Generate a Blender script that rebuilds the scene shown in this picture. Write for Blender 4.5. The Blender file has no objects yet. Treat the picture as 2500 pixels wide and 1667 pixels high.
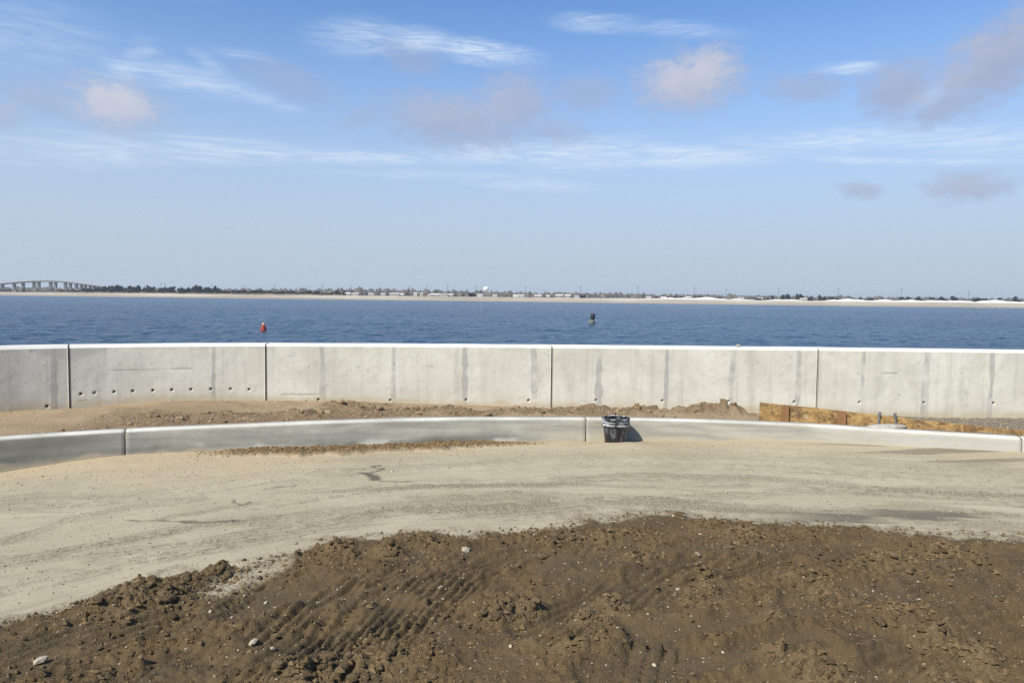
import bpy, math, random
import numpy as np
from mathutils import Vector, Matrix

random.seed(7)
RNG = np.random.default_rng(11)
R = math.radians
scene = bpy.context.scene
col = scene.collection

# ------------------------------------------------------------------ camera
cam_data = bpy.data.cameras.new('camera')
cam_data.sensor_width = 36.0
cam_data.lens = 25.92
cam_data.clip_start = 0.1
cam_data.clip_end = 30000
cam = bpy.data.objects.new('camera', cam_data)
col.objects.link(cam)
pitch, roll = math.atan(105.5 / 1800), 0.0125
F = Vector((0, math.cos(pitch), -math.sin(pitch)))
U0 = Vector((0, math.sin(pitch), math.cos(pitch)))
R0 = Vector((1, 0, 0))
RR = R0 * math.cos(roll) + U0 * math.sin(roll)
UU = U0 * math.cos(roll) - R0 * math.sin(roll)
cam.matrix_world = Matrix(((RR.x, UU.x, -F.x, 0), (RR.y, UU.y, -F.y, 0), (RR.z, UU.z, -F.z, 1.75), (0, 0, 0, 1)))
scene.camera = cam

# ------------------------------------------------------------------ sun, sky, exposure
SUN_EL, SUN_AZ = R(45), R(221)                 # azimuth clockwise from +Y (the view direction)
to_sun = Vector((math.sin(SUN_AZ) * math.cos(SUN_EL), math.cos(SUN_AZ) * math.cos(SUN_EL), math.sin(SUN_EL)))
sd = bpy.data.lights.new('sun', 'SUN')
sd.energy = 4.7
sd.angle = R(0.55)
sd.color = (1.0, 0.935, 0.80)
sun = bpy.data.objects.new('sun', sd)
col.objects.link(sun)
sun.location = (0, 0, 60)
sun.rotation_euler = to_sun.to_track_quat('Z', 'Y').to_euler()

scene.render.engine = 'CYCLES'
scene.view_settings.view_transform = 'Standard'
scene.view_settings.look = 'None'
scene.view_settings.gamma = 1
scene.view_settings.exposure = 0.50
scene.view_settings.use_curve_mapping = False
scene.cycles.use_denoising = False
scene.cycles.max_bounces = 4
scene.cycles.diffuse_bounces = 2
scene.cycles.volume_bounces = 0
scene.cycles.sample_clamp_indirect = 6
SKY_STRENGTH = 0.138


class NT:
    """small helper round a node tree"""
    def __init__(s, tree):
        s.t = tree
        tree.nodes.clear()

    def n(s, typ, **kw):
        nd = s.t.nodes.new(typ)
        for k, v in kw.items():
            setattr(nd, k, v)
        return nd

    def put(s, sock, v):
        if isinstance(v, bpy.types.NodeSocket):
            s.t.links.new(v, sock)
        elif v is not None:
            if isinstance(v, (tuple, list)) and sock.type == 'RGBA' and len(v) == 3:
                v = (*v, 1)
            sock.default_value = v

    def math(s, op, a, b=None, c=None, clamp=False):
        nd = s.n('ShaderNodeMath', operation=op, use_clamp=clamp)
        s.put(nd.inputs[0], a)
        s.put(nd.inputs[1], b)
        s.put(nd.inputs[2], c)
        return nd.outputs[0]

    def vmath(s, op, a, b=None):
        nd = s.n('ShaderNodeVectorMath', operation=op)
        s.put(nd.inputs[0], a)
        s.put(nd.inputs[1], b)
        return nd.outputs['Value'] if op in ('LENGTH', 'DOT_PRODUCT') else nd.outputs[0]

    def mix(s, f, a, b, blend='MIX'):
        nd = s.n('ShaderNodeMix', data_type='RGBA', blend_type=blend)
        nd.clamp_factor = True
        s.put(nd.inputs[0], f)
        s.put(nd.inputs[6], a)
        s.put(nd.inputs[7], b)
        return nd.outputs[2]

    def ramp(s, v, lo, hi, a=0.0, b=1.0, smooth=True):
        nd = s.n('ShaderNodeMapRange', interpolation_type='SMOOTHSTEP' if smooth else 'LINEAR')
        s.put(nd.inputs[0], v)
        for i, q in enumerate((lo, hi, a, b)):
            s.put(nd.inputs[i + 1], q)
        return nd.outputs[0]

    def noise(s, vec, scale, detail=4, rough=0.55, dist=0.0, out=0):
        nd = s.n('ShaderNodeTexNoise')
        s.put(nd.inputs['Vector'], vec)
        s.put(nd.inputs['Scale'], scale)
        s.put(nd.inputs['Detail'], detail)
        s.put(nd.inputs['Roughness'], rough)
        s.put(nd.inputs['Distortion'], dist)
        return nd.outputs[out]

    def mapping(s, vec, loc=(0, 0, 0), rot=(0, 0, 0), scale=(1, 1, 1), typ='POINT'):
        nd = s.n('ShaderNodeMapping', vector_type=typ)
        s.put(nd.inputs[0], vec)
        nd.inputs[1].default_value = loc
        nd.inputs[2].default_value = rot
        nd.inputs[3].default_value = scale
        return nd.outputs[0]

    def attr(s, name, out='Fac'):
        return s.n('ShaderNodeAttribute', attribute_name=name).outputs[out]

    def pos(s):
        return s.n('ShaderNodeNewGeometry').outputs['Position']

    def obj(s):
        return s.n('ShaderNodeTexCoord').outputs['Object']

    def rnd(s):
        return s.n('ShaderNodeObjectInfo').outputs['Random']

    def surface(s, color, rough=0.9, bump=None, bump_strength=0.3, bump_dist=0.01, spec=0.3, metal=0.0, **extra):
        p = s.n('ShaderNodeBsdfPrincipled')
        s.put(p.inputs['Base Color'], color)
        s.put(p.inputs['Roughness'], rough)
        s.put(p.inputs['Specular IOR Level'], spec)
        s.put(p.inputs['Metallic'], metal)
        for k, v in extra.items():
            s.put(p.inputs[k], v)
        if bump is not None:
            b = s.n('ShaderNodeBump')
            b.inputs['Strength'].default_value = bump_strength
            b.inputs['Distance'].default_value = bump_dist
            s.put(b.inputs['Height'], bump)
            s.t.links.new(b.outputs[0], p.inputs['Normal'])
        o = s.n('ShaderNodeOutputMaterial')
        s.t.links.new(p.outputs[0], o.inputs[0])
        return p


def make_world():
    w = bpy.data.worlds.new('World')
    scene.world = w
    w.use_nodes = True
    t = NT(w.node_tree)
    sky = t.n('ShaderNodeTexSky', sky_type='NISHITA', sun_disc=False)
    sky.sun_elevation = SUN_EL
    sky.sun_rotation = SUN_AZ
    sky.altitude = 0
    sky.air_density = 0.7
    sky.dust_density = 0.2
    sky.ozone_density = 6.0
    d = t.n('ShaderNodeTexCoord').outputs['Generated']
    sep = t.n('ShaderNodeSeparateXYZ')
    t.put(sep.inputs[0], d)
    az = t.math('MULTIPLY', t.math('ARCTAN2', sep.outputs[0], sep.outputs[1]), 180 / math.pi)
    el = t.math('MULTIPLY', t.math('ARCSINE', sep.outputs[2]), 180 / math.pi)
    com = t.n('ShaderNodeCombineXYZ')
    t.put(com.inputs[0], az)
    t.put(com.inputs[1], el)
    p = com.outputs[0]
    # two warps: a soft billow for cumulus, a long fibre for cirrus
    nb = t.noise(t.mapping(p, scale=(0.45, 0.75, 1)), 1.0, 6, 0.6, 0.2, out=1)
    wb = t.n('ShaderNodeVectorMath', operation='MULTIPLY_ADD')
    t.put(wb.inputs[0], t.vmath('SUBTRACT', nb, (0.5, 0.5, 0.5)))
    wb.inputs[1].default_value = (2.4, 1.5, 0)
    t.put(wb.inputs[2], p)
    pb = wb.outputs[0]
    nc = t.noise(t.mapping(p, rot=(0, 0, R(6)), scale=(0.12, 0.7, 1)), 1.0, 6, 0.62, 0.6, out=1)
    wc = t.n('ShaderNodeVectorMath', operation='MULTIPLY_ADD')
    t.put(wc.inputs[0], t.vmath('SUBTRACT', nc, (0.5, 0.5, 0.5)))
    wc.inputs[1].default_value = (5.0, 0.9, 0)
    t.put(wc.inputs[2], p)
    pc = wc.outputs[0]
    fibre = t.ramp(t.noise(t.mapping(p, rot=(0, 0, R(8)), scale=(0.20, 1.5, 1)), 1.0, 6, 0.60, 1.6), 0.28, 0.72)
    # az, el, half width, half height, tilt (degrees), density, brightness
    CUMULUS = [(-28.0, 12.5, 3.0, 1.6, -8, 0.85, 0.95), (-32.3, 12.3, 2.5, 1.0, -4, 0.45, 0.30), (-34.6, 11.1, 1.4, 0.9, 0, 0.55, 0.6),
               (-4.4, 13.2, 5.4, 1.9, -4, 0.80, 0.20), (-0.3, 14.4, 3.0, 2.2, 10, 0.78, 0.25), (2.6, 12.6, 3.2, 0.9, -8, 0.5, 0.12), (5.4, 15.2, 2.6, 1.3, 0, 0.52, 0.15), (13.0, 15.8, 3.9, 2.0, 4, 0.92, 0.62),
               (14.4, 16.5, 2.3, 1.5, 10, 0.92, 0.74), (21.0, 14.9, 2.6, 0.9, -4, 0.60, 0.06), (27.2, 14.2, 2.4, 1.9, -14, 0.80, 0.04), (32.6, 15.2, 4.0, 2.2, 30, 0.92, 0.10), (29.8, 12.9, 2.2, 1.0, 24, 0.75, 0.04),
               (37.6, 17.4, 4.4, 2.6, 14, 0.92, 0.25), (31.3, 7.6, 2.3, 0.85, 0, 0.80, 0.28), (24.9, 7.7, 1.25, 0.62, -6, 0.70, 0.25),
               (-8.0, 17.3, 2.2, 1.0, -8, 0.45, 0.12), (-16.9, 15.2, 3.2, 1.2, -14, 0.42, 0.12), (-11.6, 13.2, 1.7, 0.8, 24, 0.38, 0.1),
               (-46, 15, 4, 2, 0, 0.7, 0.5), (54, 14, 5, 2, 0, 0.7, 0.4), (-85, 17, 6, 2, 8, 0.7, 0.5), (110, 17, 6, 3, 0, 0.7, 0.6)]
    CIRRUS = [(-11.6, 18.5, 3.8, 1.0, 2, 0.50), (-7.6, 18.6, 3.6, 0.65, -3, 0.85), (-2.6, 18.05, 4.6, 0.62, -5, 0.95), (-27.6, 14.7, 2.6, 0.6, 2, 0.55), (-23.6, 14.6, 4.4, 0.7, -4, 0.62),
              (-19.4, 14.1, 3.4, 0.55, -12, 0.50), (-27.0, 15.7, 1.9, 0.7, 40, 0.30), (-22.0, 15.6, 1.8, 0.6, -38, 0.28), (-20.0, 16.7, 2.4, 0.3, -4, 0.36), (6.0, 19.9, 3.6, 0.5, -5, 0.60), (12.6, 19.2, 4.2, 0.45, -6, 0.42),
              (24.0, 15.8, 2.2, 0.32, -4, 0.75), (-29.0, 9.5, 9.0, 0.9, 6, 0.62), (-21.0, 10.0, 9.0, 0.75, 3, 0.66), (-21.5, 10.8, 5.0, 0.28, 2, 0.5), (-12.0, 10.15, 8.0, 0.38, 2, 0.72), (-1.0, 10.9, 8.0, 0.7, 3, 0.68),
              (6.0, 10.9, 8.5, 0.95, 0, 0.82), (13.0, 10.6, 7.0, 0.75, -1, 0.85), (23.0, 11.2, 8.0, 0.70, 0, 0.75), (31.0, 10.6, 7.0, 0.75, -5, 0.68), (27.0, 9.6, 8.0, 0.25, -5, 0.6), (0.5, 8.8, 5.2, 0.5, -3, 0.52), (-8.0, 9.2, 9.0, 0.3, 1, 0.3),
              (-33.0, 16.0, 5.0, 1.6, 4, 0.26), (29.6, 13.9, 3.4, 0.5, 22, 0.45), (-26, 20.0, 5, 0.4, 1, 0.28),
              (-50, 11, 14, 0.9, 2, 0.5), (52, 12, 14, 0.9, -2, 0.5), (110, 14, 24, 1.5, 3, 0.5), (-110, 13, 24, 1.4, -3, 0.5)]
    cir = None
    for a, e, rx, ry, tilt, dens in CIRRUS:
        q = t.mapping(pc, (a, e, 0), (0, 0, R(tilt)), (rx * 1.1, ry * 1.5, 1), 'TEXTURE')
        m = t.ramp(t.vmath('LENGTH', q), 1.25, 0.1, 0.0, dens)
        cir = m if cir is None else t.math('MAXIMUM', cir, m)
    cir = t.math('MULTIPLY', cir, t.math('MULTIPLY_ADD', fibre, 0.90, 0.18))
    cum, bright = None, None
    edge = t.math('MULTIPLY', t.math('SUBTRACT', t.noise(t.mapping(p, scale=(0.55, 0.9, 1)), 1.6, 7, 0.58, 0.2), 0.5), 1.15)
    puff = t.math('MULTIPLY', t.math('SUBTRACT', t.noise(t.mapping(p, loc=(0.25, -0.4, 3), scale=(0.55, 0.8, 1)), 1.0, 4, 0.55, 0.2), 0.5), 0.6)
    for a, e, rx, ry, tilt, dens, br in CUMULUS:
        q = t.mapping(pb, (a, e, 0), (0, 0, R(tilt)), (rx * 1.12, ry * 1.12, 1), 'TEXTURE')
        m = t.ramp(t.math('ADD', t.vmath('LENGTH', q), edge), 1.40, 0.22, 0.0, dens)
        # cloud shading painted into the colour: brighter upper left, greyer lower right
        sq = t.n('ShaderNodeSeparateXYZ')
        t.put(sq.inputs[0], q)
        lit = t.math('MULTIPLY', m, t.math('MULTIPLY_ADD', t.math('ADD', sq.outputs[1], t.math('MULTIPLY', sq.outputs[0], -0.25)), 0.30, t.math('ADD', puff, br)))
        cum = m if cum is None else t.math('MAXIMUM', cum, m)
        bright = lit if bright is None else t.math('MAXIMUM', bright, lit)
    K = 1.0 / SKY_STRENGTH
    # the milky layer of sea air low over the horizon, the same all round
    low = t.ramp(el, 23.5, 1.5, 0.0, 0.97)
    base = t.mix(low, t.mix(1.0, sky.outputs[0], (0.95, 1.07, 1.07), 'MULTIPLY'), tuple(v * K for v in (0.350, 0.410, 0.480)))
    c1 = t.mix(cir, base, tuple(v * K for v in (0.50, 0.58, 0.68)))
    ccol = t.mix(t.math('MULTIPLY', bright, 1.0, clamp=True), tuple(v * K for v in (0.268, 0.305, 0.420)), tuple(v * K for v in (0.47, 0.475, 0.52)))
    c2 = t.mix(cum, c1, ccol)
    bg = t.n('ShaderNodeBackground')
    t.put(bg.inputs[0], c2)
    bg.inputs[1].default_value = SKY_STRENGTH
    o = t.n('ShaderNodeOutputWorld')
    t.t.links.new(bg.outputs[0], o.inputs[0])
    w.cycles.sampling_method = 'NONE'


make_world()


# ------------------------------------------------------------------ helpers
def tag(o, label=None, cat=None, group=None, kind=None):
    for k, v in (('label', label), ('category', cat), ('group', group), ('kind', kind)):
        if v:
            o[k] = v
    return o


def link(o, parent=None):
    col.objects.link(o)
    if parent is not None:
        o.parent = parent
    return o


def empty(name, loc=(0, 0, 0), rz=0.0):
    o = bpy.data.objects.new(name, None)
    o.location = loc
    o.rotation_euler = (0, 0, rz)
    o.empty_display_size = 0.2
    return link(o)


def obj(name, me, mat=None, parent=None, loc=None):
    o = bpy.data.objects.new(name, me)
    if mat is not None and not me.materials:
        me.materials.append(mat)
    if loc is not None:
        o.location = loc
    return link(o, parent)


def mesh(name, verts, faces, smooth=False):
    me = bpy.data.meshes.new(name)
    v = np.asarray(verts, dtype=np.float32).reshape(-1, 3)
    if isinstance(faces, np.ndarray):
        n, k = faces.shape
        me.vertices.add(len(v))
        me.vertices.foreach_set('co', v.ravel())
        me.loops.add(n * k)
        me.loops.foreach_set('vertex_index', faces.astype(np.int32).ravel())
        me.polygons.add(n)
        me.polygons.foreach_set('loop_start', np.arange(0, n * k, k, dtype=np.int32))
        me.polygons.foreach_set('loop_total', np.full(n, k, dtype=np.int32))
    else:
        me.from_pydata([tuple(map(float, p)) for p in v], [], [tuple(int(i) for i in f) for f in faces])
    me.update(calc_edges=True)
    me.polygons.foreach_set('use_smooth', np.full(len(me.polygons), smooth))
    return me


def grid_faces(nr, nc, flip=False):
    i = np.arange((nr - 1) * (nc - 1))
    r, c = i // (nc - 1), i % (nc - 1)
    a = r * nc + c
    f = np.stack([a, a + 1, a + nc + 1, a + nc], 1)
    return f[:, ::-1].copy() if flip else f


def fattr(me, name, vals):
    at = me.attributes.new(name, 'FLOAT', 'POINT')
    at.data.foreach_set('value', np.asarray(vals, dtype=np.float32).ravel())


class MB:
    """collects boxes, tubes and lathes into one mesh"""
    def __init__(s):
        s.v, s.f = [], []

    def add(s, vs, fs):
        b = len(s.v)
        s.v += [tuple(map(float, q)) for q in vs]
        s.f += [tuple(b + i for i in f) for f in fs]
        return s

    def box(s, x0, x1, y0, y1, z0, z1):
        vs = [(x, y, z) for z in (z0, z1) for y in (y0, y1) for x in (x0, x1)]
        return s.add(vs, [(0, 2, 3, 1), (4, 5, 7, 6), (0, 1, 5, 4), (2, 6, 7, 3), (0, 4, 6, 2), (1, 3, 7, 5)])

    def tube(s, p0, p1, r0, r1=None, n=8):
        r1 = r0 if r1 is None else r1
        p0, p1 = Vector(p0), Vector(p1)
        d = (p1 - p0).normalized()
        a = d.orthogonal().normalized()
        b = d.cross(a)
        vs = [p + (a * math.cos(2 * math.pi * k / n) + b * math.sin(2 * math.pi * k / n)) * r for p, r in ((p0, r0), (p1, r1)) for k in range(n)]
        fs = [(k, (k + 1) % n, n + (k + 1) % n, n + k) for k in range(n)] + [tuple(range(n))[::-1], tuple(range(n, 2 * n))]
        return s.add(vs, fs)

    def lathe(s, prof, n=32, cap0=True, cap1=True):
        vs = [(r * math.cos(2 * math.pi * k / n), r * math.sin(2 * math.pi * k / n), z) for r, z in prof for k in range(n)]
        fs = []
        for i in range(len(prof) - 1):
            for k in range(n):
                fs.append((i * n + k, i * n + (k + 1) % n, (i + 1) * n + (k + 1) % n, (i + 1) * n + k))
        if cap0:
            fs.append(tuple(range(n))[::-1])
        if cap1:
            fs.append(tuple(range((len(prof) - 1) * n, len(prof) * n)))
        return s.add(vs, fs)

    def mesh(s, name, smooth=False):
        return mesh(name, s.v, s.f, smooth)

    def build(s, name, mat, parent=None, smooth=False):
        return obj(name, s.mesh(name, smooth), mat, parent)


# ---- numpy noise
_tabs = {}


def vn(x, y, seed=0):
    if seed not in _tabs:
        _tabs[seed] = np.random.default_rng(1000 + seed).random((256, 256), dtype=np.float32)
    T = _tabs[seed]
    xi, yi = np.floor(x).astype(np.int64), np.floor(y).astype(np.int64)
    fx, fy = (x - xi), (y - yi)
    fx = fx * fx * fx * (fx * (fx * 6 - 15) + 10)
    fy = fy * fy * fy * (fy * (fy * 6 - 15) + 10)
    a, b = xi & 255, yi & 255
    a1, b1 = (a + 1) & 255, (b + 1) & 255
    return (T[a, b] * (1 - fx) + T[a1, b] * fx) * (1 - fy) + (T[a, b1] * (1 - fx) + T[a1, b1] * fx) * fy


def fbm(x, y, s=1.0, oct=4, seed=0, g=0.5):
    """-1..1"""
    t = np.zeros_like(np.asarray(x, dtype=np.float64))
    a, n = 1.0, 0.0
    for o in range(oct):
        c, d = math.cos(0.6 * o), math.sin(0.6 * o)
        t = t + a * (vn((x * c - y * d) * s + 17.3 * o, (x * d + y * c) * s + 9.1 * o, seed + o) * 2 - 1)
        n += a
        a *= g
        s *= 2.03
    return t / n * 1.5


def billow(x, y, s=1.0, oct=3, seed=0):
    """0..1, sharp creases between round lumps"""
    t, a, n = 0.0, 1.0, 0.0
    for o in range(oct):
        t = t + a * np.abs(vn(x * s + 3.7 * o, y * s + 8.3 * o, seed + o) * 2 - 1)
        n += a
        a *= 0.5
        s *= 2.1
    return t / n


def sstep(x, a, b):
    q = np.clip((x - a) / (b - a), 0, 1)
    return q * q * (3 - 2 * q)


def spline(pts):
    """natural cubic y(x); linear beyond the ends"""
    x, y = np.array([p[0] for p in pts], float), np.array([p[1] for p in pts], float)
    n = len(x)
    h = np.diff(x)
    A, b = np.eye(n), np.zeros(n)
    for i in range(1, n - 1):
        A[i, i - 1], A[i, i], A[i, i + 1] = h[i - 1], 2 * (h[i - 1] + h[i]), h[i]
        b[i] = 6 * ((y[i + 1] - y[i]) / h[i] - (y[i] - y[i - 1]) / h[i - 1])
    m = np.linalg.solve(A, b)

    def f(q):
        q = np.asarray(q, float)
        i = np.clip(np.searchsorted(x, q) - 1, 0, n - 2)
        qq = np.clip(q, x[0], x[-1])
        d0, d1 = qq - x[i], x[i + 1] - qq
        v = m[i] * d1 ** 3 / (6 * h[i]) + m[i + 1] * d0 ** 3 / (6 * h[i]) + (y[i] / h[i] - m[i] * h[i] / 6) * d1 + (y[i + 1] / h[i] - m[i + 1] * h[i] / 6) * d0
        e0 = (y[1] - y[0]) / h[0] - m[1] * h[0] / 6
        e1 = (y[-1] - y[-2]) / h[-1] + m[-2] * h[-1] / 6
        return v + np.where(q < x[0], (q - x[0]) * e0, 0) + np.where(q > x[-1], (q - x[-1]) * e1, 0)
    return f


def seg_dist(px, py, path):
    """distance to a polyline, arc length of the nearest point and the signed side offset"""
    best = np.full(px.shape, 1e9)
    arc = np.zeros(px.shape)
    side = np.zeros(px.shape)
    L = 0.0
    for (ax, ay), (bx, by) in zip(path, path[1:]):
        dx, dy = bx - ax, by - ay
        ln = math.hypot(dx, dy)
        t = np.clip(((px - ax) * dx + (py - ay) * dy) / ln ** 2, 0, 1)
        ex, ey = px - ax - t * dx, py - ay - t * dy
        d = np.hypot(ex, ey)
        k = d < best
        best = np.where(k, d, best)
        arc = np.where(k, L + t * ln, arc)
        side = np.where(k, (dx * ey - dy * ex) / ln, side)
        L += ln
    return best, arc, side


# ------------------------------------------------------------------ the lie of the land (metres; y away from the camera's spot, z = 0 the roadway)
curb_y = spline([(-12, 2.0), (-9.2, 4.1), (-7, 5.85), (-5.04, 7.21), (-4.08, 7.68), (-2.94, 8.10), (-1.65, 8.50), (0.0, 8.80), (0.95, 8.86), (2.2, 8.81), (3.17, 8.66), (4.3, 8.33), (5.55, 7.91), (7.5, 7.25), (10, 6.4), (13, 5.3)])
curb_gz = spline([(-12, 0.0), (-5, -0.02), (-4.1, 0.05), (-2.9, 0.02), (0, 0.005), (0.9, 0.03), (2.2, 0.07), (3.2, 0.108), (4.3, 0.13), (5.5, 0.148), (9, 0.15), (13, 0.15)])
wall_y = spline([(-16, -2.0), (-10, 4.6), (-8, 6.85), (-6.02, 8.64), (-5.44, 9.03), (-4.48, 9.46), (-3.27, 9.77), (-1.67, 9.98), (0.0, 10.13), (2.0, 10.25), (3.73, 10.32), (7.21, 10.36), (12, 10.36), (18, 10.36)])
wall_gz = spline([(-12, 0.33), (-6.02, 0.337), (-5.45, 0.331), (-4.49, 0.363), (-3.27, 0.348), (-2.2, 0.323), (-0.83, 0.28), (0, 0.251), (1.15, 0.216), (2.6, 0.194), (5.8, 0.141), (7.25, 0.133), (12, 0.13)])
mud_y = spline([(-12, 1.2), (-6, 2.3), (-4.0, 3.0), (-3.0, 3.45), (-2.55, 3.85), (-2.28, 4.22), (-1.95, 4.47), (-1.6, 4.80), (-1.29, 5.13), (-0.74, 5.33), (-0.14, 5.42), (0.27, 5.56), (0.84, 5.82), (1.35, 5.90), (1.79, 5.76), (2.41, 5.72), (2.96, 5.60), (3.76, 5.46), (5, 5.3), (9, 5.0), (14, 4.8)])
WALL_TOP = 1.10
CURB_TOP = 0.31
SEA = -2.75

# tracks pressed into the mud: path, half width, kind
TRACKS = [
    ([(-1.10, 3.05), (-0.80, 3.55), (-0.55, 4.05), (-0.30, 4.45), (0.10, 4.75)], 0.26, 'rib'),
    ([(-0.70, 3.30), (-0.35, 4.00), (0.00, 4.35), (0.55, 4.62)], 0.20, 'rib'),
    ([(-2.6, 3.05), (-2.25, 3.45), (-1.90, 3.80)], 0.24, 'rib'),
    ([(1.6, 3.0), (2.2, 3.55), (3.2, 4.0), (4.5, 4.2)], 0.26, 'rib'),
    ([(0.2, 3.75), (0.75, 4.25), (1.3, 4.62), (2.2, 4.85)], 0.22, 'rib'),
    ([(2.6, 4.3), (3.3, 4.65), (4.6, 4.9)], 0.22, 'rib'),
    ([(0.9, 4.45), (1.7, 4.80), (2.7, 5.0), (3.8, 5.05)], 0.20, 'rib'),
    ([(1.0, 3.05), (1.6, 3.45), (2.3, 3.72), (3.4, 4.35)], 0.18, 'rib'),
    ([(-1.6, 3.1), (-1.2, 3.6), (-0.9, 4.1), (-0.6, 4.5), (-0.1, 4.9), (0.6, 5.15)], 0.20, 'rib'),
    ([(-1.72, 3.75), (-1.55, 4.30)], 0.17, 'lug'),
    ([(-0.36, 3.72), (-0.34, 4.12)], 0.11, 'lug'),
    ([(0.62, 3.22), (0.70, 3.48)], 0.13, 'lug'),
    ([(-0.95, 3.70), (-0.90, 4.0)], 0.10, 'lug'),
]
SWEPT = [([(0.75, 3.68), (1.23, 3.86), (1.88, 4.1)], 0.15), ([(1.67, 4.15), (2.33, 4.29), (3.17, 4.44)], 0.15), ([(0.45, 3.22), (1.1, 3.45), (1.55, 3.59)], 0.16), ([(0.63, 4.29), (1.19, 4.58), (1.93, 4.83)], 0.12),
         ([(1.47, 3.38), (2.05, 3.56), (2.76, 3.86)], 0.13), ([(-1.39, 3.94), (-1.27, 4.11), (-1.02, 4.24)], 0.20), ([(-0.9, 4.75), (-0.2, 4.98)], 0.12), ([(1.4, 5.0), (2.4, 5.15), (3.6, 5.05)], 0.13), ([(2.4, 4.6), (3.6, 4.85)], 0.14),
         ([(-0.95, 3.55), (-0.62, 3.95)], 0.16), ([(0.1, 4.6), (0.9, 4.98), (1.7, 5.25)], 0.12)]
HEAPS = [(-2.05, 4.12, 0.30, 0.07), (-1.80, 4.50, 0.10, 0.05), (-2.1, 3.95, 0.22, 0.05), (-0.62, 3.34, 0.24, 0.05), (-0.86, 3.22, 0.22, 0.06), (-0.05, 3.82, 0.20, 0.05), (0.10, 3.92, 0.14, 0.05), (0.42, 3.80, 0.12, 0.06),
         (-1.15, 4.90, 0.16, 0.05), (-0.80, 4.82, 0.13, 0.05), (0.85, 4.72, 0.16, 0.045), (1.42, 3.18, 0.16, 0.06), (1.30, 3.50, 0.10, 0.05), (2.12, 3.95, 0.18, 0.04), (2.55, 4.75, 0.26, 0.06), (1.7, 5.3, 0.25, 0.05),
         (0.3, 5.2, 0.25, 0.03), (-0.6, 5.1, 0.2, 0.04), (2.0, 3.3, 0.14, 0.05), (1.05, 4.05, 0.10, 0.045), (0.55, 4.05, 0.11, 0.04),
         (1.41, 3.28, 0.17, 0.07), (1.44, 3.9, 0.11, 0.05), (1.86, 4.16, 0.16, 0.05), (2.21, 3.7, 0.18, 0.06), (2.28, 3.44, 0.16, 0.06), (1.14, 4.22, 0.12, 0.05), (0.5, 3.5, 0.10, 0.045), (0.59, 3.9, 0.09, 0.05),
         (1.75, 4.43, 0.14, 0.05), (3.02, 4.96, 0.26, 0.06), (1.21, 4.48, 0.13, 0.05), (0.69, 5.17, 0.2, 0.05), (2.36, 4.7, 0.18, 0.05), (0.31, 3.45, 0.09, 0.04)]
ROAD_TRACKS = [([(-3.9, 4.5), (-3.55, 5.04), (-3.46, 5.38), (-3.41, 5.65), (-3.16, 5.91), (-2.97, 6.04), (-2.67, 6.19)], 0.13, 0.75), ([(-3.4, 4.5), (-2.95, 4.93), (-2.7, 5.16), (-2.37, 5.48), (-1.77, 5.67), (-1.16, 6.06), (0.02, 6.48)], 0.15, 0.9),
               ([(-3.23, 4.59), (-2.99, 4.75), (-2.68, 4.85), (-2.21, 5.09), (-1.83, 5.34), (-1.41, 5.57), (-0.79, 5.94), (0.3, 6.2)], 0.13, 0.9), ([(-3.83, 5.75), (-3.48, 5.77)], 0.05, 0.9),
               ([(-1.82, 6.44), (-1.28, 6.65), (0.02, 6.84), (2.05, 6.81), (3.06, 7.03)], 0.07, 0.8), ([(-0.88, 6.39), (0.02, 6.46), (1.35, 6.37), (2.84, 6.73), (4.69, 6.63)], 0.16, 0.75),
               ([(1.23, 6.12), (2.58, 6.06), (3.37, 6.26), (4.25, 6.0)], 0.09, 0.7), ([(-2.3, 4.75), (-1.5, 5.35), (-0.6, 5.75), (0.6, 6.1)], 0.07, 0.8), ([(-4.2, 6.6), (-3.0, 6.95), (-1.6, 7.2)], 0.06, 0.4)]
CRACKS = [([(-2.15, 7.41), (-1.8, 7.42), (-1.44, 7.42)], 0.010, 0.6), ([(-1.35, 7.62), (-1.46, 7.55), (-1.30, 7.50), (-1.34, 7.36), (-1.45, 7.24), (-1.33, 7.10), (-1.22, 6.99), (-0.95, 6.96)], 0.016, 1.0),
          ([(-1.47, 7.27), (-1.35, 7.18), (-1.30, 7.05)], 0.050, 1.0), ([(-2.95, 5.60), (-2.58, 5.61), (-2.35, 5.58), (-2.1, 5.61)], 0.016, 0.9), ([(-2.52, 5.60), (-2.22, 5.585)], 0.028, 0.7),
          ([(-2.22, 6.57), (-2.12, 6.68), (-1.98, 6.74)], 0.012, 0.9), ([(-2.38, 6.22), (-2.33, 6.12), (-2.24, 6.08), (-2.2, 6.16)], 0.014, 0.8)]


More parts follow.
